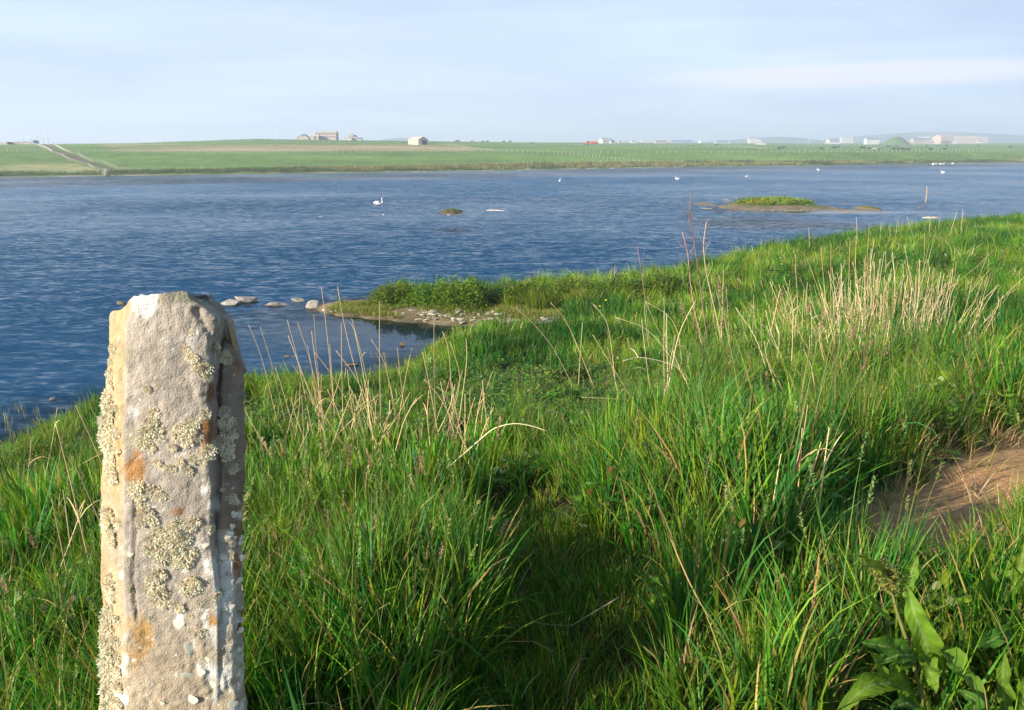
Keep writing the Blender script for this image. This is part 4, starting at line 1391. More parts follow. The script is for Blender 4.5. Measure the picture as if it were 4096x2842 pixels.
for p in [[(3525, 890), (3522, 920), (3520, 965)], [(3555, 905), (3560, 940), (3565, 975)], [(3590, 880), (3585, 930), (3580, 960)], [(3627, 865), (3640, 910), (3660, 965)], [(3720, 890), (3717, 940), (3715, 975)], [(3762, 855), (3757, 900), (3750, 950)], [(3828, 845), (3815, 890), (3795, 950)], [(3852, 835), (3848, 880), (3843, 930)], [(3930, 810), (3942, 840), (3955, 880)], [(3235, 910), (3237, 960), (3238, 1000)], [(3425, 870), (3428, 930), (3432, 990)]]:
    cane('dead_weed', p, FS, 'bleached stems along the bank edge', .012, [[p[1], (p[1][0] + RNG.uniform(-25, 25), p[1][1] - 35)]], col=(.62, .55, .44), above=.15)
LS = 'dry tan reed stalk standing left of the stone post'
for p in [[(269, 1626), (252, 1740), (235, 1861)], [(220, 1685), (277, 1903), (323, 2105)], [(302, 1622), (378, 1786), (449, 1954)], [(281, 1819), (340, 1950), (403, 2096)], [(361, 1626), (395, 1690), (432, 1745)], [(229, 1630), (215, 1740), (192, 1855)], [(206, 1996), (220, 2060), (236, 2138)], [(252, 1960), (260, 2010), (268, 2075)], [(402, 2005), (403, 2060), (405, 2110)], [(340, 2000), (325, 2050), (310, 2090)], [(125, 1760), (122, 1810), (115, 1870)]]:
    cane('reed_stalk', p, LS, 'dry reed stalks left of the stone post', .0042, above=.35)
cane('reed_stalk', [(50, 1996), (180, 1935), (319, 1861)], 'dry stalk lying across the leaves left of the stone post', None, .0045, above=.3)
RP = 'short dry stalk among the tall grass left of the bare path'
for p in [[(3231, 1620), (3215, 1740), (3180, 1885)], [(3209, 1712), (3205, 1800), (3198, 1890)], [(3317, 1711), (3302, 1820), (3290, 1920)], [(3285, 1768), (3262, 1850), (3236, 1930)], [(3125, 1815), (3117, 1860), (3110, 1905)]]:
    cane('reed_stalk', p, RP, 'short dry stalks left of the path', .0042, above=.4)
cane('reed_stalk', [(2630, 2020), (2700, 2200), (2780, 2380), (2870, 2520)], 'long thin brown stalk leaning at the edge of the trodden grass', None, .0035, above=.15, col=(.45, .3, .15))
cane('fallen_stick', [(2085, 2370), (2125, 2490), (2200, 2500), (2285, 2505), (2310, 2490)], 'bent grey twig lying on the trodden grass', None, .0035, [[(2285, 2505), (2310, 2530), (2335, 2548)]], above=.07, col=(.42, .33, .23), cat='twig')
cane('fallen_stick', [(2318, 2655), (2280, 2720), (2270, 2790)], 'short grey twig lying lowest on the trodden grass', None, .003, above=.06, col=(.42, .35, .27), cat='twig')


# ------------------------------------------------------------------ dock plants (big leaves) in the lower right corner
M_dock = leaf_mat('dock_leaf', transl=.38, rough=.55, spec=.15, hue=0, val=0.0)


def dock_leaf(th_, pts, wid, Y, col, up=(0, -.35, 1), sag=0.0, label=None):
    """pts: base -> tip along the midrib in photo pixels with their own distances Y"""
    Yl = Y if isinstance(Y, (list, tuple)) else [Y] * len(pts)
    mids = [Vector(tuple(at_y(p[0], p[1], yy))) for p, yy in zip(pts, Yl)]
    n_ = 34
    L = [0]
    for i in range(len(mids) - 1):
        L.append(L[-1] + (mids[i + 1] - mids[i]).length)
    m2 = np.array([[np.interp(t, L, [m[k] for m in mids]) for k in range(3)] for t in np.linspace(0, L[-1], n_)])
    for _ in range(3):
        m2[1:-1] = (m2[:-2] + 2 * m2[1:-1] + m2[2:]) / 4
    w_m = 1.0 * wid * Y_of(Yl) / FPX
    ph = RNG.uniform(0, 6.28)
    V, C_ = [], []
    upv = Vector(up).normalized()
    cols_ = 13
    for i in range(n_):
        t = i / (n_ - 1)
        tan_ = Vector(m2[min(i + 1, n_ - 1)] - m2[max(i - 1, 0)]).normalized()
        sd = tan_.cross(upv).normalized()
        nn_ = sd.cross(tan_)
        wv = w_m * (math.sin(math.pi * min(1, (t * .93 + .07)) ** .8) ** .75) * (.9 + .1 * math.sin(19 * t + ph)) if 0 < t < 1 else .002
        for j in range(cols_):
            s_ = (j / (cols_ - 1) - .5) * 2
            ruff = abs(s_) ** 2 * w_m * .16 * math.sin(15 * t + ph + (1.7 if s_ > 0 else 0))
            cup = (abs(s_) ** 1.3) * w_m * .20
            vein = -.0035 * (abs(math.sin((t * 11 + abs(s_) * 1.6) * math.pi)) ** 6) * (abs(s_) > .05)
            p_ = Vector(m2[i]) + sd * (s_ * wv * .5) + nn_ * (ruff * (wv / w_m) + cup * (wv / w_m) + vein)
            V.append(p_)
            cc = np.array(col) * (1 + .18 * math.sin((t * 11 + abs(s_) * 1.6) * 6.28) * .5)
            if j == cols_ // 2:
                cc = np.array([.22, .29, .09])
            C_.append(cc)
    Va = np.array(V)
    Va = Va + np.outer(.0035 * vnoise(Va * 55, 6) + .0016 * vnoise(Va * 130, 7), np.array(upv))
    C_ = np.array(C_) * (1 + .2 * vnoise(Va * 60, 4))[:, None]
    brown = np.clip(vnoise(Va * 75, 8) * 3 - 2.0, 0, 1)[:, None]
    C_ = C_ * (1 - brown) + np.array([.20, .12, .04]) * brown
    me = mesh_np('leaf', Va, grid_faces(n_, cols_), [M_dock], True, np.clip(C_, .01, .8))
    o = part('leaf', me, th_)
    if label:
        o['label'] = label
    return o


def Y_of(Yl):
    return sum(Yl) / len(Yl)


DK = (.12, .215, .02)
base = ground_hit(3690, 2842, 0)
dock = thing('dock_plant', 'large dock plant with wavy green leaves and a green flower spike beside the path', 'dock plant', (base[0], 1.95, float(near_z(np.array([[base[0], 1.95]]))[0])))
dock_leaf(dock, [(3572, 2320), (3510, 2275), (3431, 2221)], 62, [1.97, 1.95, 1.9], (.19, .23, .02), (.3, -.6, .8), label='yellowing pointed upper leaf')
dock_leaf(dock, [(3610, 2390), (3640, 2300), (3672, 2222)], 66, [1.98, 2.0, 2.02], DK, (-.3, -.9, .4))
dock_leaf(dock, [(3735, 2680), (3700, 2560), (3655, 2450), (3632, 2345)], 128, [1.95, 1.93, 1.93, 1.98], (.13, .24, .02), (-.35, -.8, .5), label='broad upright leaf with a pale midrib')
dock_leaf(dock, [(3735, 2580), (3810, 2640), (3880, 2730), (3965, 2842)], 120, [1.96, 1.92, 1.86, 1.8], DK, (.2, -.45, 1))
dock_leaf(dock, [(3705, 2610), (3720, 2690), (3745, 2775)], 86, [1.93, 1.87, 1.82], (.14, .24, .02), (-.2, -.6, .8))
dock_leaf(dock, [(3640, 2640), (3560, 2590), (3450, 2570)], 120, [1.96, 1.92, 1.9], (.07, .17, .02), (.1, -.75, .6))  # leaf on the shaded side; the shade is put into its darker green
dock_leaf(dock, [(3650, 2770), (3580, 2735), (3490, 2735), (3400, 2800), (3340, 2880)], 118, [1.9, 1.86, 1.82, 1.78, 1.74], (.14, .24, .02), (.0, -.5, 1), label='long leaf arching over to the left')
dock_leaf(dock, [(3560, 2480), (3500, 2420), (3453, 2335)], 36, [1.96, 1.95, 1.94], DK, (.5, -.8, .4))
dock_leaf(dock, [(3660, 2620), (3600, 2620), (3500, 2650)], 90, [1.9, 1.86, 1.83], (.07, .16, .02), (0, -.6, .9))
dock_leaf(dock, [(3690, 2842), (3640, 2810), (3560, 2830)], 90, [1.85, 1.8, 1.76], (.07, .16, .02), (0, -.4, 1))
for k in range(7):
    bx_, by_ = 3660 + RNG.normal(0, 60), 2700 + RNG.normal(0, 50)
    a_ = RNG.uniform(-2.6, -.5)
    ln = RNG.uniform(100, 170)
    Yk = RNG.uniform(1.86, 2.1)
    dock_leaf(dock, [(bx_, by_), (bx_ + ln * .5 * math.cos(a_), by_ + ln * .55 * math.sin(a_)), (bx_ + ln * math.cos(a_) * 1.1, by_ + ln * .85 * math.sin(a_))], RNG.uniform(55, 80), [Yk, Yk - .03, Yk - .06], DK, (RNG.uniform(-.4, .4), -.7, .6))
sm = MB()
stem_pts = [at_y(3700, 2842, 1.96), at_y(3640, 2600, 1.97), at_y(3585, 2440, 1.97), at_y(3560, 2330, 1.97), at_y(3535, 2270, 1.97)]
sm.tube(stem_pts, [.006, .0055, .005, .0035, .002], 7)
part('stem', sm.mesh('stem', mat('dock_stem', (.16, .17, .05), .5, .2, 30)), dock)
fb = FB()
for k in range(420):
    t = RNG.uniform(.45, 1)
    b_ = [at_y(3585, 2440, 1.97), at_y(3560, 2330, 1.97), at_y(3535, 2270, 1.97)]
    br = RNG.integers(3)
    p_ = b_[0] * (1 - t) + b_[2] * t + np.array([(br - 1) * .022 * (t - .3) * 2, 0, (br == 1) * .02]) + RNG.normal(0, .006, 3)
    leaflet(fb, p_, RNG.uniform(0, 6.28), RNG.uniform(-.8, .5), .009, .008, jit((.20, .24, .05), .25))
part('flower_spike', fb.mesh('flower_spike'), dock)
base2 = at_y(3990, 2500, 2.3)
dock2 = thing('dock_plant', 'smaller dock plant with rounded leaves at the right edge by the path', 'dock plant', (base2[0], 2.3, float(near_z(np.array([[base2[0], 2.3]]))[0])))
for pts, w_, Yl, c_, up in [([(3960, 2400), (3945, 2330), (3958, 2245)], 105, [2.3, 2.26, 2.26], (.11, .2, .02), (.1, -.9, .4)), ([(4030, 2400), (4040, 2320), (4030, 2240)], 85, [2.3, 2.3, 2.3], DK, (-.3, -.9, .4)), ([(4060, 2330), (4085, 2250), (4100, 2170)], 100, [2.3, 2.3, 2.3], (.14, .21, .02), (-.2, -.8, .5)),
                            ([(4110, 2420), (4090, 2330), (4120, 2260)], 90, [2.25, 2.2, 2.2], DK, (-.2, -.8, .5)), ([(4100, 2570), (4000, 2545), (3880, 2600)], 100, [2.1, 2.05, 2.0], (.06, .16, .02), (0, -.5, .9)), ([(4030, 2870), (4010, 2740), (4018, 2600)], 80, [1.9, 1.9, 1.92], DK, (-.2, -.9, .4)), ([(4080, 2900), (4100, 2760), (4130, 2640)], 90, [1.9, 1.9, 1.92], DK, (-.2, -.9, .4)), ([(3880, 2900), (3900, 2800), (3830, 2760)], 80, [1.8, 1.8, 1.82], (.07, .16, .02), (.1, -.8, .5))]:
    dock_leaf(dock2, pts, w_, Yl, c_, up)
# a broad leaved dock half way up the slope
base3 = ground_hit(2600, 1520, .05)
dock3 = thing('dock_plant', 'dock plant with dark drooping leaves below the crossed dry stems', 'dock plant', tuple(base3))
for pts, w_, dy in [([(2600, 1500), (2560, 1470), (2500, 1480)], 46, 0), ([(2600, 1500), (2590, 1440), (2560, 1390)], 50, .05), ([(2610, 1500), (2650, 1460), (2680, 1440)], 46, 0), ([(2600, 1510), (2570, 1530), (2520, 1550)], 46, -.1), ([(2610, 1510), (2640, 1530), (2660, 1570)], 44, -.1)]:
    dock_leaf(dock3, pts, w_, [base3[1] + dy] * 3, (.05, .12, .02), (0, -.7, .7))
base4 = ground_hit(3010, 1400, .05)
dock4 = thing('dock_plant', 'dock plant with wide dark leaves right of the bare dead weeds', 'dock plant', tuple(base4))
for pts, w_, dy in [([(3000, 1390), (2960, 1340), (2920, 1320)], 60, 0), ([(3010, 1390), (3000, 1330), (2990, 1290)], 60, .05), ([(3020, 1390), (3060, 1350), (3090, 1340)], 60, 0), ([(3000, 1400), (2970, 1400), (2930, 1400)], 50, -.1)]:
    dock_leaf(dock4, pts, w_, [base4[1] + dy] * 3, (.04, .095, .02), (0, -.7, .7))


# ordinals single the stalks of the small stands out
ORD = ['first', 'second', 'third', 'fourth', 'fifth', 'sixth', 'seventh', 'eighth', 'ninth', 'tenth', 'eleventh', 'twelfth', 'thirteenth', 'fourteenth']
for lb, tail in ((LS, 'dry tan reed stalk left of the stone post'), (RP, 'short dry stalk left of the bare path'), (CR, 'crossed pale dry stem below the dead weeds'), (FS, 'bleached dead stem on the far bank edge'), (BS, 'pale dry stem at the foot of the dead weeds')):
    gr = sorted([o for o in COL.objects if o.get('label') == lb], key=lambda o: project(np.array(o.location))[0])
    for i, o in enumerate(gr):
        o['label'] = '%s, %s from the left' % (tail, ORD[i])

# ------------------------------------------------------------------ stones
def stone_mesh(seed, flat=.5, sub=2, rough=.18, name='stone', m=None):
    bm = bmesh.new()
    bmesh.ops.create_icosphere(bm, subdivisions=sub, radius=1)
    P = np.array([v.co[:] for v in bm.verts])
    q_ = P + .0
    # facet by a few cutting planes
    r_ = np.random.default_rng(seed)
    q_[:, 2] = np.clip(q_[:, 2], -1, .62)
    for _ in range(11):
        nrm = r_.normal(size=3)
        nrm /= np.linalg.norm(nrm)
        d = r_.uniform(.42, .75)
        ex_ = np.clip(q_ @ nrm - d, 0, None)
        q_ = q_ - ex_[:, None] * nrm * .85
    q_ = q_ * (1 + rough * fbm(P * 1.6 + seed, 3, seed))[:, None]
    q_[:, 2] *= flat
    q_[:, 1] *= r_.uniform(.6, .9)
    F = [tuple(v.index for v in f.verts) for f in bm.faces]
    bm.free()
    return mesh_np(name, q_, F, [m or M_rock], False)


M_rock = mat('grey_rock', (.36, .32, .27), .9, .35, 2, bump=.06, spec=.2)
M_peb = mat('pale_pebble', (.42, .375, .31), .85, .35, 2.5, bump=.02, spec=.25)
M_wet = mat('weedy_rock', (.20, .15, .09), .7, .3, 4, bump=.03, spec=.4)
pebs = [stone_mesh(50 + i, RNG.uniform(.3, .55), 1, .15, 'pebble', M_peb) for i in range(8)] + [stone_mesh(70 + i, .4, 1, .15, 'pebble', M_rock) for i in range(4)]


def water_stone(px, py, wpx, hpx, label, seed, m=None, cat='rock', sub=2, sink=.3):
    p = at_z(px, py, 0)
    wm = wpx * p[1] / CP / FPX / 2
    hm = hpx * p[1] / CP / FPX
    o = obj('rock', stone_mesh(seed, 1, sub, .12, 'rock', m), loc=(p[0], p[1], hm * .15), rot=(RNG.uniform(-.1, .1), RNG.uniform(-.1, .1), RNG.uniform(-.3, .3)), scale=(wm * 1.12, wm * .8, hm * .9))
    return tag(o, label, cat)


water_stone(925, 1216, 105, 26, 'long pale flat slab in the water nearest the stone post', 11)
water_stone(990, 1208, 95, 30, 'angular grey slab leaning behind the long pale one', 12)
water_stone(1104, 1222, 92, 20, 'pale flat rock alone between the slabs and the boulder', 13)
water_stone(1196, 1205, 60, 15, 'small flat brownish rock just left behind the white boulder', 14)
water_stone(1255, 1232, 66, 44, 'blocky whitish boulder at the tip of the spit', 15)
water_stone(486, 1216, 50, 16, 'brown weedy rock just left of the stone post top', 16, M_wet)
water_stone(1612, 1382, 30, 16, 'small dark rock alone in the inlet', 17, M_wet)
water_stone(1153, 1428, 26, 10, 'small rock in the inlet left of the reeds', 18, M_wet)
water_stone(1122, 1502, 36, 9, 'brown submerged rock close to the near shore', 19, M_wet)
water_stone(1410, 1462, 60, 10, 'flat brown weedy rock awash behind the reeds', 20, M_wet)
water_stone(210, 1600, 26, 16, 'small pale stone in open water left of the post', 21)
water_stone(3722, 874, 60, 9, 'pale flat rock off the right bank', 22, M_peb)
water_stone(2905, 768 + 34, 20, 5, 'tiny pale rock left of the flowery islet', 23, M_peb)
water_stone(1285, 868, 22, 5, 'pale stone in the shallow bar left of the hummock', 24, M_peb)
water_stone(1537, 861, 14, 5, 'tiny stone in the shallow bar left of the hummock', 25, M_peb)
water_stone(1797, 862, 18, 5, 'tiny stone just below the grassy hummock', 26, M_peb)
water_stone(3680, 835, 26, 6, 'small brown rock between hummock and wooden stake', 27, M_wet)


# small stones trodden into the path
for k in range(34):
    i_ = RNG.uniform(1.0, len(PATH) - 1.01)
    a_ = PATH[int(i_)] * (1 - i_ % 1) + PATH[int(i_) + 1] * (i_ % 1) + RNG.normal(0, .11, 2)
    w_ = RNG.uniform(.006, .02)
    obj('pebble', pebs[RNG.integers(12)], bank, (a_[0], a_[1], float(near_z(a_[None])[0]) + w_ * .1), (0, 0, RNG.uniform(0, 6)), (w_, w_, w_ * .8))
# shingle on the spit: each pebble is a piece of the ground
def pebble(px, py, wpx, k):
    p = ground_hit(px, py, .01)
    if p[1] > 60:
        return
    w_ = wpx * p[1] / FPX / 2
    o = obj('pebble', pebs[k], bank, (p[0], p[1], p[2] + w_ * .12), (RNG.uniform(-.2, .2), RNG.uniform(-.2, .2), RNG.uniform(0, 6.28)), (w_, w_ * RNG.uniform(.8, 1.1), w_ * RNG.uniform(.6, 1)))


for k in range(190):
    t = RNG.uniform()
    cx_, cy_ = np.interp(t, [0, .3, .6, 1], [1680, 1800, 1960, 2200]), np.interp(t, [0, .3, .6, 1], [1258, 1268, 1285, 1308])
    px_ = cx_ + RNG.normal(0, 22)
    py_ = cy_ + RNG.normal(0, 15)
    pebble(px_, py_, float(np.clip(RNG.lognormal(3.4, .4), 14, 66)), RNG.integers(12))
for k in range(46):
    t = RNG.uniform()
    pebble(np.interp(t, [0, 1], [1290, 1680]), np.interp(t, [0, 1], [1238, 1262]) + RNG.normal(0, 12), float(np.clip(RNG.lognormal(2.7, .4), 8, 34)), RNG.integers(12))
for x, y, w_ in [(1835, 1248, 62), (1840, 1280, 52), (1780, 1265, 44), (1690, 1262, 44), (1470, 1230, 36), (1460, 1222, 30), (1545, 1233, 26), (2090, 1302, 46), (2110, 1312, 60), (2170, 1275, 40), (2195, 1290, 44), (1925, 1313, 48), (1990, 1312, 40), (2035, 1300, 34), (1520, 1255, 28), (1300, 1243, 40), (1330, 1250, 34)]:
    pebble(x, y, w_, RNG.integers(8))


# ------------------------------------------------------------------ plants on the spit
def dome_shrub(W_, H_, L, pal, n, seed):
    b = FB()
    ph = RNG.uniform(0, 6.28, 4)
    for i in range(n):
        a = RNG.uniform(0, 6.28)
        cz = RNG.uniform(0, 1) ** .8
        rr2 = RNG.uniform(.55, 1) ** .5
        lump = 1 + .14 * math.sin(3 * a + ph[0]) + .12 * math.sin(5 * a + 4 * cz + ph[1])
        s_ = math.sqrt(max(0, 1 - cz ** 2.2))
        p_ = (W_ / 2 * s_ * rr2 * lump * math.cos(a), W_ / 2 * .8 * s_ * rr2 * lump * math.sin(a), H_ * cz * lump * rr2)
        leaflet(b, p_, a + RNG.normal(0, .7), RNG.uniform(-.3, .9), L * RNG.uniform(.6, 1.3), L * .5, jit(pick(pal), .25))
    for i in range(40):
        a = RNG.uniform(0, 6.28)
        V, F = blade((RNG.normal(0, W_ * .2), RNG.normal(0, W_ * .15), 0), a, RNG.uniform(0, .5), H_ * RNG.uniform(.6, 1.1), .014, .4, 4)
        b.add(V, F, jit(GREEN))
    return b.mesh('shrub_%d' % seed)


palS = [((.16, .25, .02), 4), ((.26, .32, .03), 3.5), (DEEP, 1.5)]
for k_, (px, py, wpx, hpx, lb) in enumerate([(1592, 1222, 185, 92, 'round leafy bush at the tip end of the spit'), (1745, 1226, 190, 100, 'leafy bush second from the tip of the spit'), (1862, 1228, 190, 118, 'tallest leafy bush in the middle of the spit'), (2105, 1212, 210, 84, 'low leafy bush behind the shaggy tussock above the pebbles'), (2290, 1204, 220, 92, 'low leafy bush behind the bright tussock right of the pebbles'), (2490, 1196, 230, 90, 'low leafy bush at the root of the spit'), (2660, 1180, 210, 84, 'low leafy bush on the shore left of the bare dead weeds')]):
    p = ground_hit(px, py, 0)
    mp = p[1] / FPX
    tag(obj('leafy_bush', dome_shrub(wpx * mp * 1.25, hpx * mp * 1.0, .11, palS, 3000, k_), loc=p - np.array([0, 0, .03]), rot=(0, 0, RNG.uniform(-.3, .3))), lb, 'bush', 'leafy bushes on the spit')


def tussock(n, L, wid, spread, droop, pal, seed):
    return grass_clump(n, L * .55, L, wid, spread, .3, droop, pal, 5).mesh('tussock_%d' % seed)


for k_, (px, py, wpx, hpx, lb, pal, w_) in enumerate([(2000, 1200, 90, 90, 'dark clump of flag leaves between bush and tussocks', [(DEEP, 3), (BLUEG, 2)], .03), (2050, 1228, 130, 80, 'small grass tussock right of the dark flag clump', palF[0], .02), (2170, 1232, 190, 110, 'shaggy grass tussock above the pebble beach', palF[0], .02),
                                                 (2330, 1232, 180, 110, 'bright grass tussock right of the pebble beach', palF[0], .02), (2460, 1210, 160, 100, 'grass tussock at the root of the spit', palF[0], .02), (1950, 1210, 120, 80, 'low tussock behind the tallest bush', palF[0], .02)]):
    p = ground_hit(px, py, 0)
    mp = p[1] / FPX
    tag(obj('grass_tussock', tussock(480, hpx * mp * 1.15, w_, wpx * mp * .38, .8, pal, k_), loc=p - np.array([0, 0, .03])), lb, 'tussock', 'tussocks on the spit')


def flower_mesh():
    b = FB()
    for k in range(6):
        leaflet(b, (0, 0, .0), k * 1.05, .5, .5, .45, (.85, .55, .02))
    V, F = blade((0, 0, -2.5), 0, .05, 2.5, .12, .1, 3)
    b.add(V, F, (.06, .13, .02))
    return b.mesh('flower')


fm = flower_mesh()
for px, py, lb in [(2056, 1162, 'single yellow flag flower on the tussock beside the dark clump'), (2424, 1203, 'higher yellow flower at the root of the spit'), (2400, 1227, 'lower yellow flower at the root of the spit'), (1706, 1250, 'tiny yellow flower on the shingle below the bushes')]:
    p = ground_hit(px, py, .5 if px > 1800 else .15)
    tag(obj('yellow_flower', fm, loc=p, scale=.1, rot=(.5, .2, RNG.uniform(0, 6))), lb, 'flower')
# low mossy turf on the spit
sp = np.array([at_z(RNG.uniform(1330, 2300), RNG.uniform(1215, 1300), .1)[:2] for _ in range(6500)])
ss_ = sdist(sp)
sp = sp[(ss_ > .12)]
spn = fbm(np.c_[sp * 1.3, np.zeros(len(sp))], 2, 6)
_x, _y = project(np.c_[sp, near_z(sp)])
onb = np.abs(_y - np.interp(_x, [1680, 1800, 1960, 2200], [1258, 1268, 1285, 1308])) < 24
onb &= (_x > 1640) & (_x < 2240) & (RNG.uniform(0, 1, len(sp)) < .85)
sp, spn = sp[~onb], spn[~onb]
sp = sp[(spn + RNG.uniform(-.5, .5, len(sp)) > -.25)]
turfk = [grass_clump(34, .05, .16, .010, .14, .5, .7, [(GREEN, 2), (LIME, 2), ((.28, .2, .08), 3), (STRAW, 1.5), ((.16, .12, .05), 2)], 3).mesh('turf_%d' % i) for i in range(4)]
scatter('shore_turf', 'sparse brown and green turf on the low stony spit', np.c_[sp, near_z(sp)], RNG.integers(0, 4, len(sp)), RNG.uniform(0, 6.28, len(sp)), RNG.uniform(.7, 1.5, len(sp)), turfk)
# thin shoots standing in the shallows at lower left
shoot = [grass_clump(5, .18, .4, .006, .07, .12, .2, [(LIME, 2), (STRAW, 1)], 4).mesh('shoot_%d' % i) for i in range(3)]
sh = np.array([at_z(RNG.uniform(-100, 430), RNG.uniform(1640, 1800), 0) for _ in range(70)])
sh = sh[sdist(sh[:, :2]) < 0]
scatter('water_shoots', 'sparse pale shoots standing in the shallows by the near shore', sh, RNG.integers(0, 3, len(sh)), RNG.uniform(0, 6.28, len(sh)), np.ones(len(sh)), shoot)


# ------------------------------------------------------------------ islets
def islet(name, label, outline_px, hmax, cols_, seed, ridge=.5):
    """low island from its waterline in the photo (z=0 footprint ellipse)"""
    xs = [p[0] for p in outline_px]
    ys = [p[1] for p in outline_px]
    a = at_z(min(xs), np.mean(ys), 0)
    b = at_z(max(xs), np.mean(ys), 0)
    yf, yn = at_z(np.mean(xs), min(ys), 0)[1], at_z(np.mean(xs), max(ys), 0)[1]
    cx_, cyy = (a[0] + b[0]) / 2, (yf + yn) / 2
    rx, ry = (b[0] - a[0]) / 2, (yf - yn) / 2
    n_, m_ = 26, 64
    V, C_ = [], []
    for i in range(n_):
        r = i / (n_ - 1) * 1.25
        for j in range(m_):
            t = 6.2832 * j / m_
            wob = 1 + .12 * math.sin(3 * t + seed) + .07 * math.sin(7 * t + 2 * seed)
            x, y = r * wob * math.cos(t), r * wob * math.sin(t)
            h = hmax * max(0, 1 - r ** 1.7) if r < 1 else -.5 * (r - 1) * 4 * hmax
            V.append((cx_ + rx * x, cyy + ry * y, h))
            C_.append(r)
    V = np.array(V)
    V[:, 2] += .12 * hmax * fbm(V * np.array([.9, .9, 0]) + seed, 3, seed)
    r = np.array(C_)
    nn_ = fbm(V * np.array([1.5, 1.5, 0]), 3, seed + 4)
    g = np.clip((.72 - r + .25 * nn_) / .15, 0, 1)[:, None]
    C_ = (np.array(cols_[0])[None] * g + np.array(cols_[1])[None] * (1 - g)) * (1 + .25 * nn_)[:, None]
    o = obj(name, mesh_np(name, V, grid_faces(n_, m_, True), [M_islet], True, np.clip(C_, .01, .7)))
    tag(o, label, None, kind='structure')
    return (cx_, cyy, rx, ry, hmax)


M_islet = mat('islet_ground', None, .95, .3, 3, bump=.04, spec=.15, vcol=True)
I1 = islet('islet', 'stony islet topped with green plants and yellow flowers', [(2872, 846), (3330, 813)], .5, ((.09, .12, .03), (.20, .155, .10)), 3)
I2 = islet('islet', 'small brown tufted hummock in the shallow bar', [(1758, 857), (1856, 842)], .26, ((.10, .09, .03), (.13, .09, .04)), 5)
I3 = islet('islet', 'small brown hummock right of the flowery islet', [(3440, 845), (3515, 830)], .22, ((.15, .12, .03), (.20, .15, .09)), 7)
islet('islet', 'low pebble bar right of the flowery islet', [(3330, 848), (3470, 840)], .05, ((.26, .2, .13), (.30, .24, .18)), 9)
islet('islet', 'low weedy bar left of the flowery islet', [(2775, 822), (2860, 811)], .07, ((.22, .15, .08), (.26, .19, .12)), 11)
islet('islet', 'pebbly edge awash left of the islet', [(2800, 838), (2850, 831)], .05, ((.3, .26, .2), (.3, .26, .2)), 13)
ig, it_ = [], []
for k in range(900):
    t, r = RNG.uniform(0, 6.28), math.sqrt(RNG.uniform())
    x, y = r * math.cos(t), r * math.sin(t)
    if r > .8 or (x < -.35 and y < .2 and RNG.uniform() < .8):
        continue
    ig.append((I1[0] + I1[2] * (x * .8 + .04), I1[1] + I1[3] * (y * .75 + .12), I1[4] * max(.02, 1 - r ** 1.7)))
for I in (I2, I3):
    for k in range(26):
        t, r = RNG.uniform(0, 6.28), math.sqrt(RNG.uniform()) * .7
        ig.append((I[0] + I[2] * r * math.cos(t), I[1] + I[3] * r * math.sin(t), I[4] * (1 - r ** 1.7) - .03))
ig = np.array(ig)
igk = [grass_clump(30, .16, .5, .03, .2, .3, .6, palF[0], 4).mesh('islet_grass_%d' % i) for i in range(3)] + [herb_clump(30, .4, .14, palS, .25).mesh('islet_herb_%d' % i) for i in range(2)]
scatter('islet_plants', 'green plants covering the flowery islet and hummocks', ig, RNG.integers(0, 5, len(ig)), RNG.uniform(0, 6.28, len(ig)), np.where(np.arange(len(ig)) > len(ig) - 52, (.4), RNG.uniform(.5, 1.7, len(ig))), igk)
fl = []
for cx_, n_, sx_ in ((3035, 110, 45), (3170, 50, 60), (2960, 8, 14), (2940, 8, 20)):
    for k in range(n_):
        q_ = at_y(cx_ + RNG.normal(0, sx_), RNG.normal(808, 8), I1[1] - RNG.uniform(0, I1[3] * .6))
        if .3 < q_[2] < 1.0:
            fl.append(q_)
fl = np.array(fl)
scatter('marsh_marigolds', 'yellow flowers dotted over the islet', fl, np.zeros(len(fl)), RNG.uniform(0, 6.28, len(fl)), RNG.uniform(.13, .23, len(fl)), [fm])
for k in range(70):
    t = RNG.uniform(3.0, 6.4)
    r = RNG.uniform(.85, 1.05)
    w_ = RNG.uniform(.06, .2)
    obj('pebble', pebs[RNG.integers(12)], bank, (I1[0] + I1[2] * r * math.cos(t), I1[1] + I1[3] * r * math.sin(t), .03), (0, 0, RNG.uniform(0, 6)), (w_, w_, w_ * .5))
# driftwood and stake
p = at_z(1980, 846, 0)
dm = MB()
dm.tube([(-.75, 0, .06), (-.3, .02, .09), (.3, 0, .07), (.8, -.03, .03)], [.05, .06, .05, .03], 7)
tag(obj('driftwood', dm.mesh('driftwood', mat('bleached_wood', (.62, .58, .52), .8, .15, 8)), loc=p), 'bleached log lying in the shallows right of the hummock', 'log')
p0 = at_z(3703, 812, 0)
stk = MB()
hh = 62 * p0[1] / FPX
stk.tube([(0, 0, -.4), (-.01, 0, hh * .4), (-.05, 0, hh * .96), (-.055, 0, hh)], [.075, .07, .062, .05], 8)
tag(obj('wooden_stake', stk.mesh('wooden_stake', mat('stake_wood', (.34, .25, .16), .85, .3, 5, bump=.01)), loc=p0), 'weathered wooden stake standing in the loch right of the islets', 'stake')


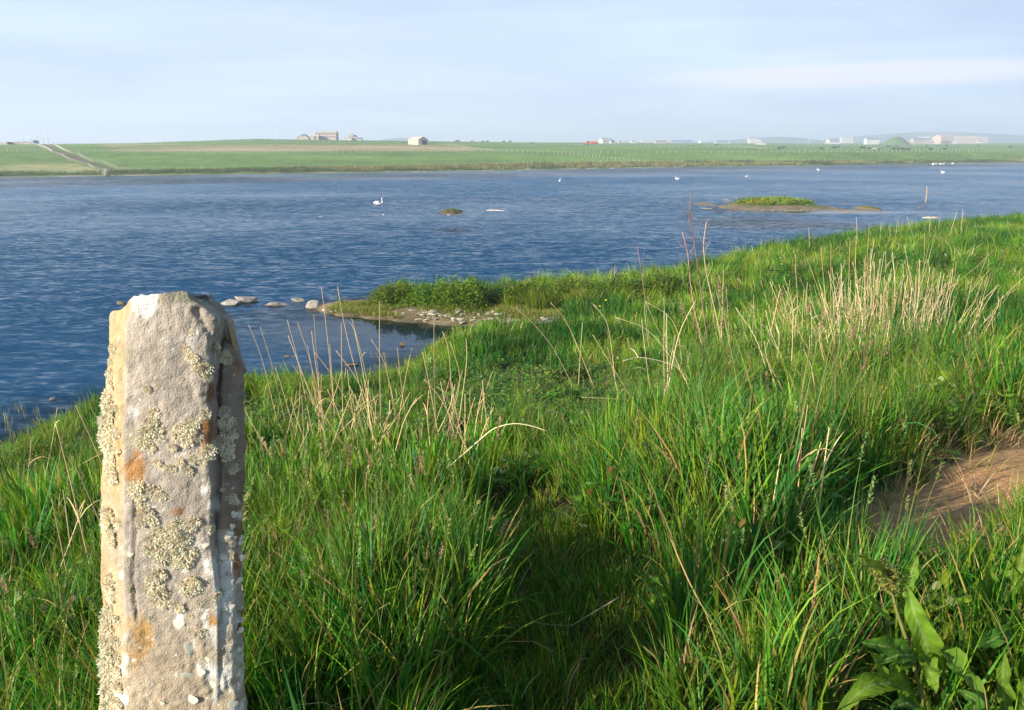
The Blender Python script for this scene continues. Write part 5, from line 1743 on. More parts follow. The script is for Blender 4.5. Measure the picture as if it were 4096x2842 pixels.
# ------------------------------------------------------------------ skinned bodies
def skin_mesh(name, verts, edges, radii, m, sub=2):
    me = bpy.data.meshes.new(name + '_bones')
    me.from_pydata([tuple(v) for v in verts], edges, [])
    o = bpy.data.objects.new(name + '_bones', me)
    COL.objects.link(o)
    o.modifiers.new('skin', 'SKIN')
    for i, r in enumerate(radii):
        me.skin_vertices[0].data[i].radius = r if isinstance(r, tuple) else (r, r)
    me.skin_vertices[0].data[0].use_root = True
    o.modifiers.new('sub', 'SUBSURF').levels = sub
    bpy.context.view_layer.update()
    dg = bpy.context.evaluated_depsgraph_get()
    r_ = bpy.data.meshes.new_from_object(o.evaluated_get(dg))
    bpy.data.objects.remove(o)
    r_.name = name
    r_.materials.clear()
    r_.materials.append(m)
    r_.polygons.foreach_set('use_smooth', np.ones(len(r_.polygons), bool))
    return r_


M_swan = mat('swan_white', (.72, .70, .66), .7, .04, 6)
M_bill = mat('swan_bill', (.62, .22, .06), .5, .1, 6)
sw_v = [(0, 0, .16), (-.22, 0, .18), (-.42, 0, .2), (-.56, 0, .22), (.2, 0, .16), (.32, 0, .2), (.36, 0, .34), (.31, 0, .48), (.28, 0, .60), (.31, 0, .68), (.40, 0, .69)]
sw_e = [(0, 1), (1, 2), (2, 3), (0, 4), (4, 5), (5, 6), (6, 7), (7, 8), (8, 9), (9, 10)]
sw_r = [(.2, .17), (.17, .15), (.1, .08), (.03, .03), (.16, .14), (.085, .085), (.055, .055), (.045, .045), (.045, .045), (.06, .055), (.03, .03)]
swan_body = skin_mesh('swan_body', sw_v, sw_e, sw_r, M_swan)
bl = MB()
bl.tube([(.40, 0, .685), (.46, 0, .665), (.51, 0, .65)], [.028, .02, .012], 7)
bill_me = bl.mesh('swan_bill', M_bill, True)
wg = MB()
for s_ in (-1, 1):
    wg.tube([(.12, s_ * .14, .24), (-.1, s_ * .16, .31), (-.32, s_ * .1, .31), (-.52, s_ * .03, .27)], [.06, .10, .08, .02], 8)
wing_me = wg.mesh('swan_wings', M_swan, True)
for px, py, rz, s_, lb in [(1516, 820, 0.0, 1.0, 'white swan gliding to the right on open water, nearest of the swans'), (2240, 729, 1.5, .95, 'white swan seen head on beyond the nearest swan'), (2708, 719, 2.6, .9, 'white swan with raised wings in mid water'), (2987, 709, .2, .7, 'tiny white swan in mid water, above the islet'),
                           (3272, 682, 2.2, .9, 'small white swan far out, above the right end of the islet'), (3772, 695, 3.1, 1.2, 'white swan feeding beyond the wooden stake'), (3733, 661, 3.1, 1.4, 'leftmost swan of the group at the far right shore'), (3745, 658, 0, 1.1, 'second swan from the left in the far right shore group'),
                           (3761, 659, 2, 1.1, 'middle swan of the group at the far right shore'), (3775, 659, .4, 1.3, 'second swan from the right in the far right shore group'), (3811, 657, 3, 1.2, 'rightmost swan of the group at the far right shore')]:
    p = at_z(px, py, 0)
    t_ = thing('swan', lb, 'swan', (p[0], p[1], -.03), rz, 'swans on the loch')
    t_.scale = (s_,) * 3
    obj('body', swan_body, t_)
    obj('wings', wing_me, t_)
    obj('bill', bill_me, t_)

# ------------------------------------------------------------------ far shore: fences, poles, walls, animals
pm = MB()
pm.box(-.075, .075, -.075, .075, -.2, 1.0)
post_short = pm.mesh('fence_post', M_post)
M_wire = mat('fence_wire', (.25, .25, .24), .6, .1)


def fence(pix, spacing, label, h=1.0, thick=1.0, every=0):
    P = [hit_far(*q_) for q_ in pix]
    t_ = thing('wire_fence', label, 'fence', P[0])
    L = np.r_[0, np.cumsum([np.linalg.norm(P[i + 1][:2] - P[i][:2]) for i in range(len(P) - 1)])]
    n_ = max(2, min(290, int(L[-1] / spacing)))
    s_ = np.linspace(0, L[-1], n_)
    X, Y = np.interp(s_, L, [q_[0] for q_ in P]), np.interp(s_, L, [q_[1] for q_ in P])
    Zf = far_z(X, Y)
    o3 = np.array(P[0])
    thick *= .62
    for i in range(n_):
        k_ = 1.25 if every and i % every == 0 else 1.0
        obj('post', post_short, t_, (X[i] - o3[0], Y[i] - o3[1], Zf[i] - o3[2]), (RNG.normal(0, .05), RNG.normal(0, .05), 0), (thick * k_, thick * k_, h * k_ * RNG.uniform(.88, 1.1)))
    for hh_ in (.35, .62, .9):
        w_ = MB()
        V = []
        for i in range(n_):
            q_ = (X[i] - o3[0], Y[i] - o3[1], Zf[i] - o3[2] + hh_ * h)
            V += [(q_[0], q_[1], q_[2] - .006), (q_[0], q_[1], q_[2] + .006)]
        w_.add(V, [(2 * i, 2 * i + 2, 2 * i + 3, 2 * i + 1) for i in range(n_ - 1)])
        obj('wire', w_.mesh('wire', M_wire), t_)
    return t_


fence([(-300, 695), (18, 693), (395, 691)], 2.1, 'wire fence with pale posts along the left shore pasture', .75, .9)
fence([(146, 579), (183, 594), (209, 612), (248, 625), (274, 641), (313, 654), (352, 664), (378, 680), (417, 688), (438, 696)], 1.7, 'post fence down the left side of the farm track', .8, .6)
fence([(217, 581), (258, 604), (282, 615), (313, 621), (344, 638), (373, 649), (412, 654), (444, 667), (475, 680), (527, 686)], 1.6, 'post fence down the right side of the farm track', .75, .6)
fence([(-100, 607), (0, 607), (175, 607)], 2.2, 'short wire fence across the left pasture above the tan grass', .8, .9)
fence([(280, 613), (1024, 611), (1914, 612), (2048, 611)], 2.35, 'long wire fence below the tan stubble field', .8, 1.0)
fence([(215, 577), (500, 575), (700, 572), (1024, 571), (1400, 575), (1600, 577)], 2.6, 'wire fence along the crest above the tan field', .9, 1.15)
fence([(560, 685), (1024, 677), (1690, 667), (2048, 658)], 2.6, 'shore fence between the farm track and mid loch', .8, .9)
fence([(2060, 657), (2600, 651), (3072, 649), (4096, 646)], 3.1, 'shore fence along the right half of the loch', .9, 1.2)
fence([(1776, 583), (1848, 590), (1914, 600), (1981, 609), (2048, 611)], 2.6, 'wire fence running down from the corrugated barn', .9, 1.1)
fence([(2048, 611), (2137, 613), (2226, 616), (2315, 623), (2426, 635), (2515, 645), (2580, 650)], 1.9, 'diagonal fence dropping to the shore in the middle distance', .9, 1.05)
fence([(2260, 613), (2700, 613), (3072, 613), (4150, 612)], 3.0, 'long level fence across the right pastures', .9, 1.1)
fence([(2048, 578), (2300, 583), (2700, 592), (3000, 594)], 3.4, 'far fence below the white farmhouse and tractor', .9, 1.2)
fence([(2900, 588), (3072, 598), (3500, 604), (4150, 600)], 3.4, 'fence running past the cattle before the grass mound', .9, 1.2)
# small jetty of posts at the end of the track
for k_, (px, h_) in enumerate([(413, 1.0), (420, 1.2), (426, 1.4)]):
    q_ = hit_far(px, 703)
    tag(obj('shore_post', post_short, loc=q_, scale=(1, 1, h_)), ['shortest', 'middle', 'tallest'][k_] + ' of the three posts on the shore below the farm track', 'post', 'posts below the track')

M_pole = mat('pole_wood', (.62, .58, .55), .8, .1)


def pole(px, py, hpx, label, arm=False, Y=None):
    q_ = hit_far(px, py) if Y is None else np.array([at_y(px, py, Y)[0], Y, at_y(px, py, Y)[2]])
    h_ = hpx * q_[1] / FPX
    t_ = thing('utility_pole', label, 'utility pole', q_, 0, 'utility poles')
    m_ = MB()
    m_.tube([(0, 0, -.5), (0, 0, h_)], [.2, .15], 7)
    obj('pole', m_.mesh('pole', M_pole), t_)
    if arm:
        a_ = MB()
        a_.box(-1.3, 1.3, -.08, .08, h_ - .5, h_ - .3)
        for x_ in (-1.2, 0, 1.2):
            a_.box(x_ - .05, x_ + .05, -.05, .05, h_ - .3, h_)
        obj('crossarm', a_.mesh('crossarm', M_pole), t_)


pole(69, 573, 12, 'leftmost short utility pole beside the hilltop hedge')
pole(96, 573, 26, 'second utility pole from the left on the hilltop')
pole(124, 578, 31, 'third utility pole from the left, with a crossarm', True)
pole(154, 577, 44, 'tall plain utility pole behind the hilltop tree')
pole(173, 578, 30, 'short utility pole right of the hilltop tree')
pole(194, 580, 48, 'tall utility pole with crossarm at the top of the track', True)
pole(655, 573, 26, 'lone utility pole on the crest left of the farm', Y=470)
pole(1119, 557, 26, 'lone utility pole on the crest close to the farm', Y=560)
pole(3237, 573, 18, 'utility pole left of the white gabled house', Y=1150)
pole(3409, 574, 24, 'utility pole right of the white gabled house', Y=1100)
pole(2705, 579, 13, 'utility pole beside the long blue roof', Y=1000)
pole(2916, 576, 18, 'utility pole right of the blue roofed house', Y=1050)
pole(3982, 570, 14, 'utility pole right of the farm cluster', Y=1500)


def bush_mesh(n, W_, H_, L, pal, seed):
    b = FB()
    for i in range(n):
        v = RNG.normal(size=3)
        v /= np.linalg.norm(v)
        r = RNG.uniform(.55, 1.05) * (1 + .2 * math.sin(4 * v[0] + 3 * v[2] + seed))
        p_ = np.array([v[0] * W_ / 2 * r, v[1] * W_ / 2 * r, H_ * .55 + v[2] * H_ * .45 * r])
        leaflet(b, p_, RNG.uniform(0, 6.28), RNG.uniform(-.5, 1), L, L * .6, jit(pick(pal), .25))
    return b.mesh('crown_%d' % seed)


M_bark = mat('bark', (.12, .09, .06), .9, .2)


def far_tree(px, py, wpx, hpx, label, seed):
    q_ = hit_far(px, py)
    mp = q_[1] / FPX
    t_ = thing('tree', label, 'tree', q_, 0)
    W_, H_ = wpx * mp, hpx * mp
    m_ = MB()
    m_.tube([(0, 0, -.3), (.05, 0, H_ * .3), (0, .05, H_ * .6)], [.22, .17, .08], 7)
    for a in (0, 2, 4):
        m_.tube([(.03, 0, H_ * .3), (W_ * .22 * math.cos(a), W_ * .22 * math.sin(a), H_ * .65)], [.1, .04], 5)
    obj('trunk', m_.mesh('trunk', M_bark), t_)
    obj('crown', bush_mesh(500, W_, H_, .4, [((.03, .06, .015), 3), ((.05, .09, .02), 2)], seed), t_)


far_tree(145, 577, 23, 15, 'rounded dark tree on the hilltop by the tall poles', 1)
far_tree(38, 574, 22, 9, 'low dark tree at the far left of the hilltop', 2)
far_tree(106, 575, 24, 9, 'dark bushy tree left of the rounded hilltop tree', 3)
q_ = hit_far(75, 575)
tag(obj('hedge', bush_mesh(300, 9, 1.4, .35, [((.05, .08, .02), 1)], 9), loc=q_), 'low hedge between the hilltop trees', 'hedge')

M_fawn = mat('corrugated_fawn', (.44, .37, .29), .75, .08, 2)
M_fawn2 = mat('sheet_roof_pale', (.46, .40, .33), .7, .08, 2)
M_pink = mat('harled_pink', (.42, .34, .28), .85, .08, 1)
M_slate = mat('slate', (.20, .22, .27), .6, .12, 2)
M_blue = mat('blue_roof', (.14, .20, .33), .6, .1, 2)
M_purple = mat('purple_tile', (.33, .27, .29), .7, .1, 2)
M_dark = mat('dark_opening', (.03, .035, .05), .4, .1)
M_stone = mat('rubble_stone', (.36, .30, .25), .9, .2, 1.2)


def building(name, label, px, ybase, L, W_, eave, ridge, yaw, wall, roof, Y, cat='house', windows=(), doors=(), gable_win=(), chim=0, z=None, group='farm buildings across the loch'):
    """ridge runs along local x; windows on the long side facing the loch: (x fraction, z, w, h)"""
    q_ = at_y(px, ybase, Y)
    zb = q_[2] if z is None else z
    zb = min(zb, float(far_z([q_[0]], [Y])[0]) + .2) if z is None else zb
    up = q_[2] - zb
    t_ = thing(name, label, cat, (q_[0], Y, zb), yaw, group)
    m_ = MB()
    m_.gable(-L / 2, L / 2, -W_ / 2, W_ / 2, -.8, eave + up, ridge + up)
    obj('wall', m_.mesh('wall', wall), t_)
    m_ = MB()
    m_.roof(-L / 2, L / 2, -W_ / 2, W_ / 2, eave + up, ridge + up)
    ro = obj('roof', m_.mesh('roof', roof), t_)
    for k in range(chim):
        c_ = MB()
        x_ = (-L / 2 + .4) if k == 0 else (L / 2 - .4)
        c_.box(x_ - .45, x_ + .45, -.5, .5, ridge + up - .4, ridge + up + 1.0)
        obj('chimney', c_.mesh('chimney', wall), ro)
    for fx, z0, w_, h_ in windows:
        c_ = MB()
        c_.box(fx * L - w_ / 2, fx * L + w_ / 2, -W_ / 2 - .05, -W_ / 2 + .1, up + z0, up + z0 + h_)
        obj('window', c_.mesh('window', M_dark), t_)
    for fy, z0, w_, h_, sd in gable_win:
        c_ = MB()
        c_.box(sd * L / 2 - .06, sd * L / 2 + .06, fy * W_ - w_ / 2, fy * W_ + w_ / 2, up + z0, up + z0 + h_)
        obj('window', c_.mesh('window', M_dark), t_)
    for fx, w_, h_ in doors:
        c_ = MB()
        c_.box(fx * L - w_ / 2, fx * L + w_ / 2, -W_ / 2 - .06, -W_ / 2 + .1, up, up + h_)
        obj('door', c_.mesh('door', M_dark), t_)
    return t_


def mpp(Y):
    return Y * CP / FPX


# corrugated barn with the open doorway
Yb = float(hit_far(1676, 580)[1])
u_ = mpp(Yb)
barn = building('barn', 'fawn corrugated barn with a dark open doorway in its gable', 1672, 580, 52 * u_ / .5, 36 * u_ / .87, 19 * u_, 30 * u_, math.radians(-60), M_fawn, M_fawn2, Yb + 2, 'barn')
c_ = MB()
Lb, Wb = 52 * u_ / .5, 36 * u_ / .87
c_.box(Lb / 2 - .1, Lb / 2 + .05, -Wb * .12, Wb * .36, 0, 17 * u_)
obj('doorway', c_.mesh('doorway', M_dark), barn)
for k in range(-6, 7):
    c_ = MB()
    c_.box(k * Lb / 13.5 - .04, k * Lb / 13.5 + .04, -Wb / 2 - .07, -Wb / 2 + .02, 0, 18.5 * u_)
    obj('cladding_rib', c_.mesh('cladding_rib', M_fawn2), barn)
# farm on the left crest
Yc = 600.0
u_ = mpp(Yc)
building('farmhouse', 'low pinkish gabled cottage at the left of the crest farm', 1217, 557, 10, 45 * u_, 4 * u_, 18 * u_, math.radians(-88), M_pink, M_slate, Yc, gable_win=[(0, 1.6, .8, 1.0, 1)])
bg_ = building('farm_building', 'large pale two storey farm building on the crest', 1308, 557, 84 * u_, 9, 23 * u_, 30 * u_, 0.03, M_pink, M_fawn2, Yc + 4, 'farm building', windows=[(f, z0, .7, .9) for f in (-.42, -.3, -.18, -.06, .06, .18, .3, .42) for z0 in (1.0, 3.2)])
building('farm_outhouse', 'low outhouse joined to the left of the large farm building', 1262, 557, 32 * u_, 7, 9 * u_, 16 * u_, 0.03, M_pink, M_fawn2, Yc - 3, 'outhouse', doors=[(.1, 1.2, 2.0)])
building('farm_outhouse', 'low white shed at the left foot of the tower building', 1393, 559, 30 * u_, 6, 4 * u_, 8 * u_, .05, M_white, M_fawn2, Yc - 6, 'shed')
tb = building('tower_building', 'narrow tall farm building with a dark slate lean-to roof', 1412, 559, 28 * u_, 7, 11 * u_, 16 * u_, .1, M_pink, M_slate, Yc, 'farm building', windows=[(-.2, 1.4, .7, 1.0)])
c_ = MB()
c_.box(-8 * u_, 3 * u_, -3.6, -1, 0, 28 * u_)
obj('tower', c_.mesh('tower', M_fawn), tb)
building('farm_outhouse', 'small blue roofed shed at the right end of the crest farm', 1438, 560, 22 * u_, 6, 2.5 * u_, 8 * u_, .05, M_white, M_blue, Yc - 3, 'shed')
# white house and tractor
Yw = 760.0
u_ = mpp(Yw)
wh = building('white_house', 'white farmhouse with slate roof and dormers right of the tractor', 2421, 574, 40 * u_, 8, 12 * u_, 20 * u_, .35, M_white, M_slate, Yw, windows=[(f, 1.0, 1.1, 1.3) for f in (-.35, -.1, .15, .38)], chim=2)
for f in (-.22, .12):
    c_ = MB()
    c_.gable(f * 40 * u_ - 1.2, f * 40 * u_ + 1.2, -4.2, -1.0, 1.5, 3.3, 4.2)
    obj('dormer', c_.mesh('dormer', M_white), wh)
building('house_wing', 'lower white wing at the right of the slate roofed farmhouse', 2445, 574, 16 * u_, 6, 7 * u_, 14 * u_, .35, M_white, M_slate, Yw - 2, windows=[(-.2, 1.0, 1.0, 1.2), (.2, 1.0, 1.0, 1.2)])
M_red = mat('red_paint', (.60, .12, .06), .5, .1)
M_tyre = mat('tyre', (.03, .03, .03), .9, .1)
Yt = 560.0
q_ = hit_far(2348, 581)
Yt = float(q_[1])


def wheel(t_, x, y, r, w_=.4):
    m_ = MB()
    n_ = 14
    V = [(x + r * math.cos(6.283 * k / n_), y + s_ * w_ / 2, r + r * math.sin(6.283 * k / n_)) for s_ in (-1, 1) for k in range(n_)]
    m_.add(V, [tuple(range(n_)), tuple(range(2 * n_ - 1, n_ - 1, -1))] + [(k, n_ + k, n_ + (k + 1) % n_, (k + 1) % n_) for k in range(n_)])
    w2 = obj('wheel', m_.mesh('wheel', M_tyre), t_)
    h2 = MB()
    h2.tube([(x, y - w_ / 2 - .03, r), (x, y + w_ / 2 + .03, r)], r * .5, 8)
    obj('rim', h2.mesh('rim', M_white), w2)


tr = thing('tractor', 'red tractor parked left of the white farmhouse', 'tractor', q_, 0.2)
m_ = MB()
m_.box(-2.0, .2, -.45, .45, .8, 1.7)
m_.box(-2.1, -1.9, -.4, .4, .6, 1.5)
m_.box(.1, 1.6, -.7, .7, .9, 1.5)
obj('body', m_.mesh('body', M_red), tr)
m_ = MB()
m_.box(.2, 1.5, -.65, .65, 1.55, 2.45)
obj('cab_glass', m_.mesh('cab_glass', M_dark), tr)
m_ = MB()
m_.box(.1, 1.6, -.75, .75, 2.47, 2.62)
obj('cab_roof', m_.mesh('cab_roof', M_white), tr)
for x_, r_ in ((1.1, .85), (-1.5, .55)):
    for y_ in (-.8, .8):
        wheel(tr, x_, y_, r_)
q_ = hit_far(2375, 581)
tl_ = thing('farm_trailer', 'orange red tanker trailer behind the tractor', 'trailer', q_, .1)
m_ = MB()
m_.tube([(-2.4, 0, 1.6), (-2.1, 0, 1.65), (2.0, 0, 1.65), (2.3, 0, 1.6)], [.5, .95, .95, .5], 12)
m_.box(-3.2, -2.2, -.1, .1, .8, 1.0)
obj('tank', m_.mesh('tank', M_red), tl_)
for y_ in (-.9, .9):
    wheel(tl_, .6, y_, .7)
# scatter of houses and sheds in the haze to the right
for (nm, lb, px, yb, wpx, hpx, ef, W_, yaw, wall, roof, Y, cat) in [
    ('small_house', 'tiny pinkish house just right of the white farmhouse', 2478, 574, 10, 9, .5, 6, .2, M_pink, M_purple, 900, 'house'),
    ('white_cottage', 'white cottage between the pinkish house and the cream shed', 2503, 571, 22, 7, .55, 6, .15, M_white, M_slate, 1050, 'cottage'),
    ('white_cottage', 'low white bungalow left of the cream shed', 2533, 570, 20, 5, .6, 6, .1, M_white, M_slate, 1100, 'bungalow'),
    ('farm_shed', 'cream arched farm shed in the middle distance', 2582, 571, 34, 12, .6, 14, .1, M_fawn2, M_fawn2, 1000, 'shed'),
    ('farm_shed', 'grey stone shed in front of the large pale shed', 2641, 575, 44, 12, .55, 9, .1, M_stone, M_slate, 950, 'shed'),
    ('farm_shed', 'large pale pink shed behind the grey stone one', 2656, 571, 56, 15, .6, 16, .1, M_pink, M_fawn2, 1100, 'shed'),
    ('long_shed', 'long low blue roofed shed right of the pale pink shed', 2728, 570, 80, 8, .35, 10, .02, M_slate, M_blue, 1250, 'shed'),
    ('roadside_monument', 'small white gabled hut between the long blue shed and blue roofed house', 2802, 573, 10, 9, .4, 4, 1.2, M_white, M_white, 1150, 'hut'),
    ('blue_house', 'white house with wide blue grey roof', 2888, 574, 58, 9, .35, 8, .12, M_white, M_blue, 900, 'house'),
    ('fawn_house', 'fawn house with hipped pale roof right of the blue roofed house', 3020, 574, 50, 13, .3, 9, .1, M_white, M_fawn2, 950, 'house'),
    ('gabled_house', 'white house with purple grey roof and a gable to the left', 3332, 573, 56, 18, .32, 11, .55, M_white, M_purple, 950, 'house'),
    ('white_cottage', 'hazy white cottage behind the gabled house', 3385, 559, 46, 8, .5, 7, .1, M_white, M_fawn2, 1700, 'cottage'),
    ('white_cottage', 'hazy white house above the fawn house', 3012, 558, 40, 8, .5, 7, .1, M_white, M_slate, 1900, 'house'),
    ('white_cottage', 'long white cottage just left of the grass mound', 3487, 564, 54, 10, .55, 7, .1, M_white, M_slate, 1100, 'cottage'),
    ('farm_shed', 'dark roofed shed at the right shoulder of the mound', 3668, 568, 44, 16, .4, 10, .1, M_stone, M_slate, 1150, 'shed'),
    ('farm_shed', 'white roofed shed behind the dark roofed one', 3694, 560, 50, 12, .5, 10, .1, M_slate, M_white, 1300, 'shed'),
    ('stone_barn', 'long rubble stone barn right of the grass mound', 3698, 577, 70, 17, .55, 10, .05, M_stone, M_stone, 980, 'barn'),
    ('farm_shed', 'tall pink roofed shed above the stone barn', 3770, 566, 54, 26, .62, 18, .2, M_pink, M_pink, 1200, 'shed'),
    ('farm_shed', 'long pale shed right of the tall pink one', 3850, 560, 100, 14, .5, 14, .03, M_pink, M_fawn2, 1350, 'shed'),
    ('farm_shed', 'far long low shed at the right of the farm cluster', 3910, 560, 70, 11, .5, 14, .03, M_pink, M_fawn2, 1600, 'shed'),
    ('gabled_house', 'cream gabled house in front of the tall pink shed', 3752, 576, 18, 22, .45, 7, 1.45, M_white, M_slate, 960, 'house'),
    ('gabled_house', 'cream gabled house at the right of the garden bush', 3815, 576, 18, 22, .45, 7, 1.45, M_white, M_slate, 970, 'house'),
    ('white_cottage', 'tiny white cottage at the right end of the far fields', 3918, 569, 18, 6, .6, 5, .1, M_white, M_slate, 1500, 'cottage')]:
    Yh = float(hit_far(px, yb)[1])
    Y = Yh if 500 < Yh < 2600 else Y
    u_ = mpp(Y)
    building(nm, lb, px, yb, wpx * u_ / max(.5, math.cos(yaw)) if yaw < 1 else 8, W_ if yaw < 1 else wpx * u_, hpx * ef * u_, hpx * u_, yaw if yaw < 1 else -yaw, wall, roof, Y, cat, windows=[(f, .9, 1.0, 1.1) for f in (-.3, 0, .3)] if cat in ('house', 'cottage', 'bungalow') else (), gable_win=[(-.18, 1.2, 1.0, 1.3, -1), (.18, 1.2, 1.0, 1.3, -1)] if nm == 'gabled_house' else ())
q_ = at_y(3783, 577, 965)
tag(obj('garden_bush', bush_mesh(500, 12, 5, .7, [((.05, .08, .03), 1)], 12), loc=(q_[0], 965, q_[2] - 1)), 'garden bush between the two cream gabled houses', 'bush')
# grass mound
Ym = 930.0
q_ = at_y(3582, 583, Ym)
u_ = mpp(Ym)
n_, m_ = 26, 60
V = []
for i in range(n_):
    r = i / (n_ - 1)
    for j in range(m_):
        t = 6.2832 * j / m_
        R = 80 * u_ * r
        h_ = 38 * u_ * (np.interp(r, [0, .2, .42, .62, .8, 1], [1, .93, .62, .22, .06, -.12]))
        V.append((R * math.cos(t), R * math.sin(t), h_))
V = np.array(V)
V[:, 2] += .25 * fbm(V * .15, 3, 3)
tag(obj('grass_mound', mesh_np('grass_mound', V, grid_faces(n_, m_, True), [mat('mound_turf', (.085, .145, .038), .95, .15, .3)], True), loc=(q_[0], Ym, q_[2] - 1)), 'round green burial mound standing above the far right fields', 'mound')
c_ = MB()
c_.box(-5, 5, -.3, .3, 0, 1.2)
tag(obj('field_wall', c_.mesh('field_wall', M_stone), loc=tuple(at_y(3645, 577, 890)), rot=(0, .35, .2)), 'short pale wall running down the right foot of the mound', 'wall')
for px, py, w_, Y, lb in [(3043, 578, 42, 900, 'white roadside wall in front of the fawn house'), (3330, 574, 60, 930, 'low white garden wall before the gabled house'), (4050, 596, 40, 640, 'grey stone pen at the right edge of the pastures')]:
    c_ = MB()
    c_.box(-w_ * mpp(Y) / 2, w_ * mpp(Y) / 2, -.3, .3, -.5, .9)
    tag(obj('field_wall', c_.mesh('field_wall', M_stone if Y < 700 else M_white), loc=tuple(at_y(px, py, Y))), lb, 'wall')
# stone dyke on the left hilltop
c_ = MB()
c_.box(-9, 9, -.4, .4, -.5, 1.0)
tag(obj('stone_dyke', c_.mesh('stone_dyke', M_stone), loc=tuple(hit_far(60, 578))), 'low grey stone dyke along the left hilltop', 'wall')

# cattle and horses
cw_v = [(0, 0, 1.0), (-.45, 0, 1.02), (-.8, 0, 1.05), (.45, 0, 1.0), (.8, 0, 1.08), (1.05, 0, 1.2), (1.28, 0, 1.15), (1.5, 0, .98)]
cw_e = [(0, 1), (1, 2), (0, 3), (3, 4), (4, 5), (5, 6), (6, 7)]
cw_r = [(.36, .34), (.36, .33), (.27, .25), (.33, .31), (.24, .24), (.18, .16), (.15, .14), (.09, .08)]
for x_, y_, root in ((-.72, .18, 2), (-.72, -.18, 2), (.6, .17, 3), (.6, -.17, 3)):
    i0 = len(cw_v)
    cw_v += [(x_, y_, .75), (x_ - (.06 if x_ < 0 else 0), y_, .42), (x_, y_, .02)]
    cw_e += [(root, i0), (i0, i0 + 1), (i0 + 1, i0 + 2)]
    cw_r += [(.12, .12), (.075, .075), (.06, .06)]
cow_mats = {'b': mat('black_hide', (.025, .025, .03), .7, .2), 'r': mat('brown_hide', (.16, .075, .04), .7, .2), 'g': mat('grey_hide', (.32, .30, .29), .7, .2)}
cow_me = {k: skin_mesh('cow_' + k, cw_v, cw_e, cw_r, m_, 1) for k, m_ in cow_mats.items()}
ear = MB()
for s_ in (-1, 1):
    ear.tube([(1.22, s_ * .1, 1.28), (1.2, s_ * .27, 1.3)], [.05, .02], 5)
tail = MB()
tail.tube([(-1.0, 0, 1.15), (-1.12, 0, .9), (-1.1, 0, .5)], [.04, .03, .05], 5)
ear_me = {k: ear.mesh('ears', m_) for k, m_ in cow_mats.items()}
tail_me = {k: tail.mesh('tail', m_) for k, m_ in cow_mats.items()}


def cow(px, py, k, lb, gr, s_=1.0):
    q_ = hit_far(px, py)
    t_ = thing('cow', lb, 'cow', q_, RNG.choice([0, math.pi, .5, 2.7, -.4]), gr)
    t_.scale = (s_,) * 3
    obj('body', cow_me[k], t_)
    obj('ears', ear_me[k], t_)
    obj('tail', tail_me[k], t_)


for zx, zy in [(97, 272), (135, 265), (480, 276), (595, 251), (630, 255), (590, 269), (838, 262), (858, 262), (915, 275), (950, 278), (985, 278), (1075, 250), (1105, 249), (1155, 249), (1125, 276), (1165, 281), (1215, 279), (1255, 281), (1425, 245), (1530, 245), (1605, 245), (1455, 278), (1580, 278), (1885, 243), (2180, 255), (20, 212), (50, 214), (68, 214)]:
    cow(3072 + zx * .445, 480 + zy * .445, 'g' if (zx in (950, 985)) else 'b', 'pale grey cow in the herd before the grass mound' if zx in (950, 985) else 'small black cow in the herd on the pastures before the grass mound', 'cattle before the mound', 1.05)
for zx, zy, k, lb in [(1782, 205, 'g', 'pale grey cow left of the dark pair near the barn'), (1795, 203, 'b', 'left cow of the dark pair right of the barn'), (1820, 203, 'b', 'right cow of the dark pair right of the barn'), (1945, 206, 'r', 'lone brown cow right of the dark pair'), (2038, 208, 'r', 'left one of two brown cows standing close together'), (2078, 207, 'r', 'right one of two brown cows standing close together'), (2225, 208, 'b', 'dark cow lying right of the brown cows'), (2282, 208, 'r', 'rightmost brown cow near the barn')]:
    cow(1024 + zx * .445, 480 + zy * .445, k, lb, 'cattle near the barn', 1.05)
for zx, zy, lb in [(185, 222, 'black cow alone in the field left of the tractor'), (1570, 212, 'black cow near the long blue shed'), (1835, 234, 'black cow at the fence below the blue roofed house'), (1990, 212, 'black cow right of the blue roofed house')]:
    cow(2048 + zx * .445, 480 + zy * .445, 'b', lb, 'lone cattle in the middle fields')

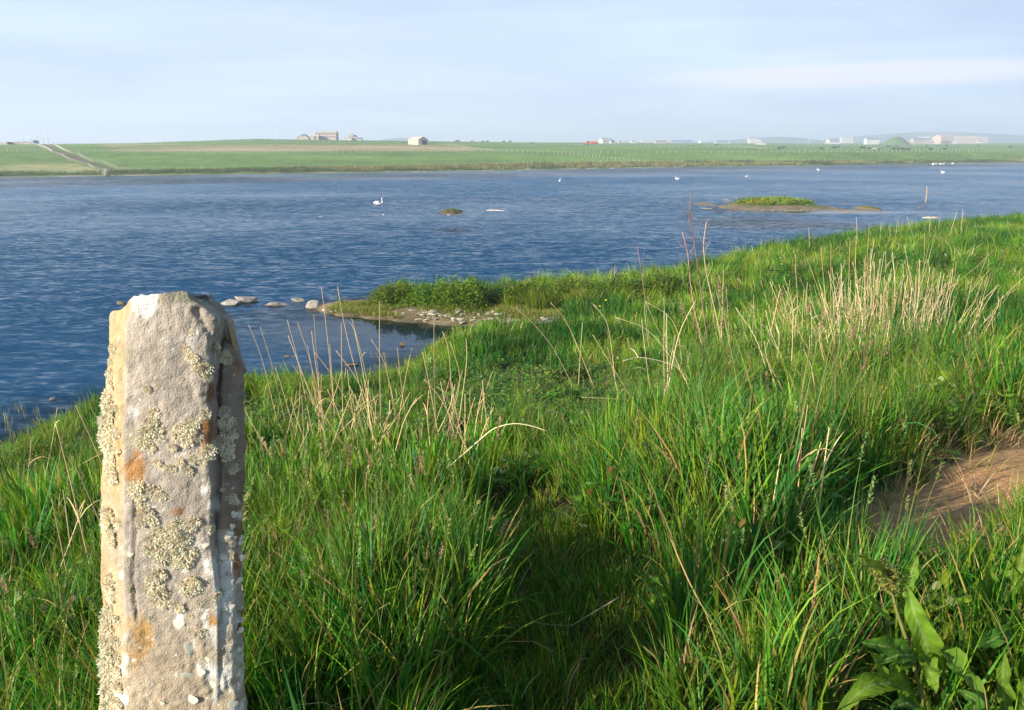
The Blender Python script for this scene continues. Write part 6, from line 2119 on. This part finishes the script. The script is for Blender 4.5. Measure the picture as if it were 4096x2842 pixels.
# rough growth along the far shore
N = 5200
pxs = RNG.uniform(-250, 4350, N)
dep = RNG.uniform(0, 1, N) ** .8
wdt = np.interp(pxs, [0, 700, 2000, 4096], [9, 10, 12, 24])
Ysv = shore_Y(pxs) + 1.6 + dep * wdt
Xsv = Ysv * (pxs - CX) / FPX * CP
zz = far_z(Xsv, Ysv)
nz_ = fbm(np.c_[Xsv * .05, Ysv * .1, np.zeros(N)], 3, 14)
scr = [herb_clump(30, .6, .28, [((.13, .18, .045), 3), ((.09, .13, .035), 1.5), ((.2, .23, .07), 1.5)], .7).mesh('scrub_%d' % i) for i in range(3)] + [grass_clump(26, .4, .8, .07, .5, .3, .5, [((.30, .26, .13), 2), ((.14, .17, .05), 2)], 3).mesh('rough_grass_%d' % i) for i in range(2)]
kk = np.where(nz_ + RNG.uniform(-.3, .3, N) > .12, RNG.integers(3, 5, N), RNG.integers(0, 3, N))
ok = (kk < 3) | (pxs > 500)
scatter('shore_scrub', 'rough scrub and grass along the far shore', np.c_[Xsv, Ysv, zz][ok], kk[ok], RNG.uniform(0, 6.28, ok.sum()), (RNG.uniform(.6, 1.4, N) * np.interp(pxs, [0, 4096], [.85, 1.5]))[ok], scr)
# tufts in the pastures
N = 2600
pxs = RNG.uniform(430, 2500, N)
pyv_ = RNG.uniform(618, 668, N)
tt_ = [hit_far(a, b) for a, b in zip(pxs[:900], pyv_[:900])]
tt_ = np.array(tt_)
scatter('pasture_tufts', 'darker rush tufts scattered in the shore pasture', tt_, RNG.integers(0, 2, len(tt_)), RNG.uniform(0, 6.28, len(tt_)), RNG.uniform(.35, .8, len(tt_)), [herb_clump(14, .5, .3, [((.05, .10, .025), 1)], .9).mesh('rush_%d' % i) for i in range(2)])
# pale stones on the far waterline
for px, py, w_ in [(470, 704, 50), (430, 706, 20), (1084, 695, 8), (1560, 690, 22), (1590, 690, 16), (1668, 690, 30), (1700, 689, 20), (1938, 684, 12), (2165, 681, 10), (2080, 682, 8), (2450, 676, 12)]:
    for k in range(int(w_ / 8) + 1):
        q_ = at_z(px + RNG.uniform(-w_ / 2, w_ / 2), py + RNG.uniform(-1, 1), 0)
        s_ = RNG.uniform(.25, .7)
        obj('pebble', pebs[RNG.integers(8)], far_land, (q_[0], q_[1], .08), (0, 0, RNG.uniform(0, 6)), (s_, s_, s_ * .5))
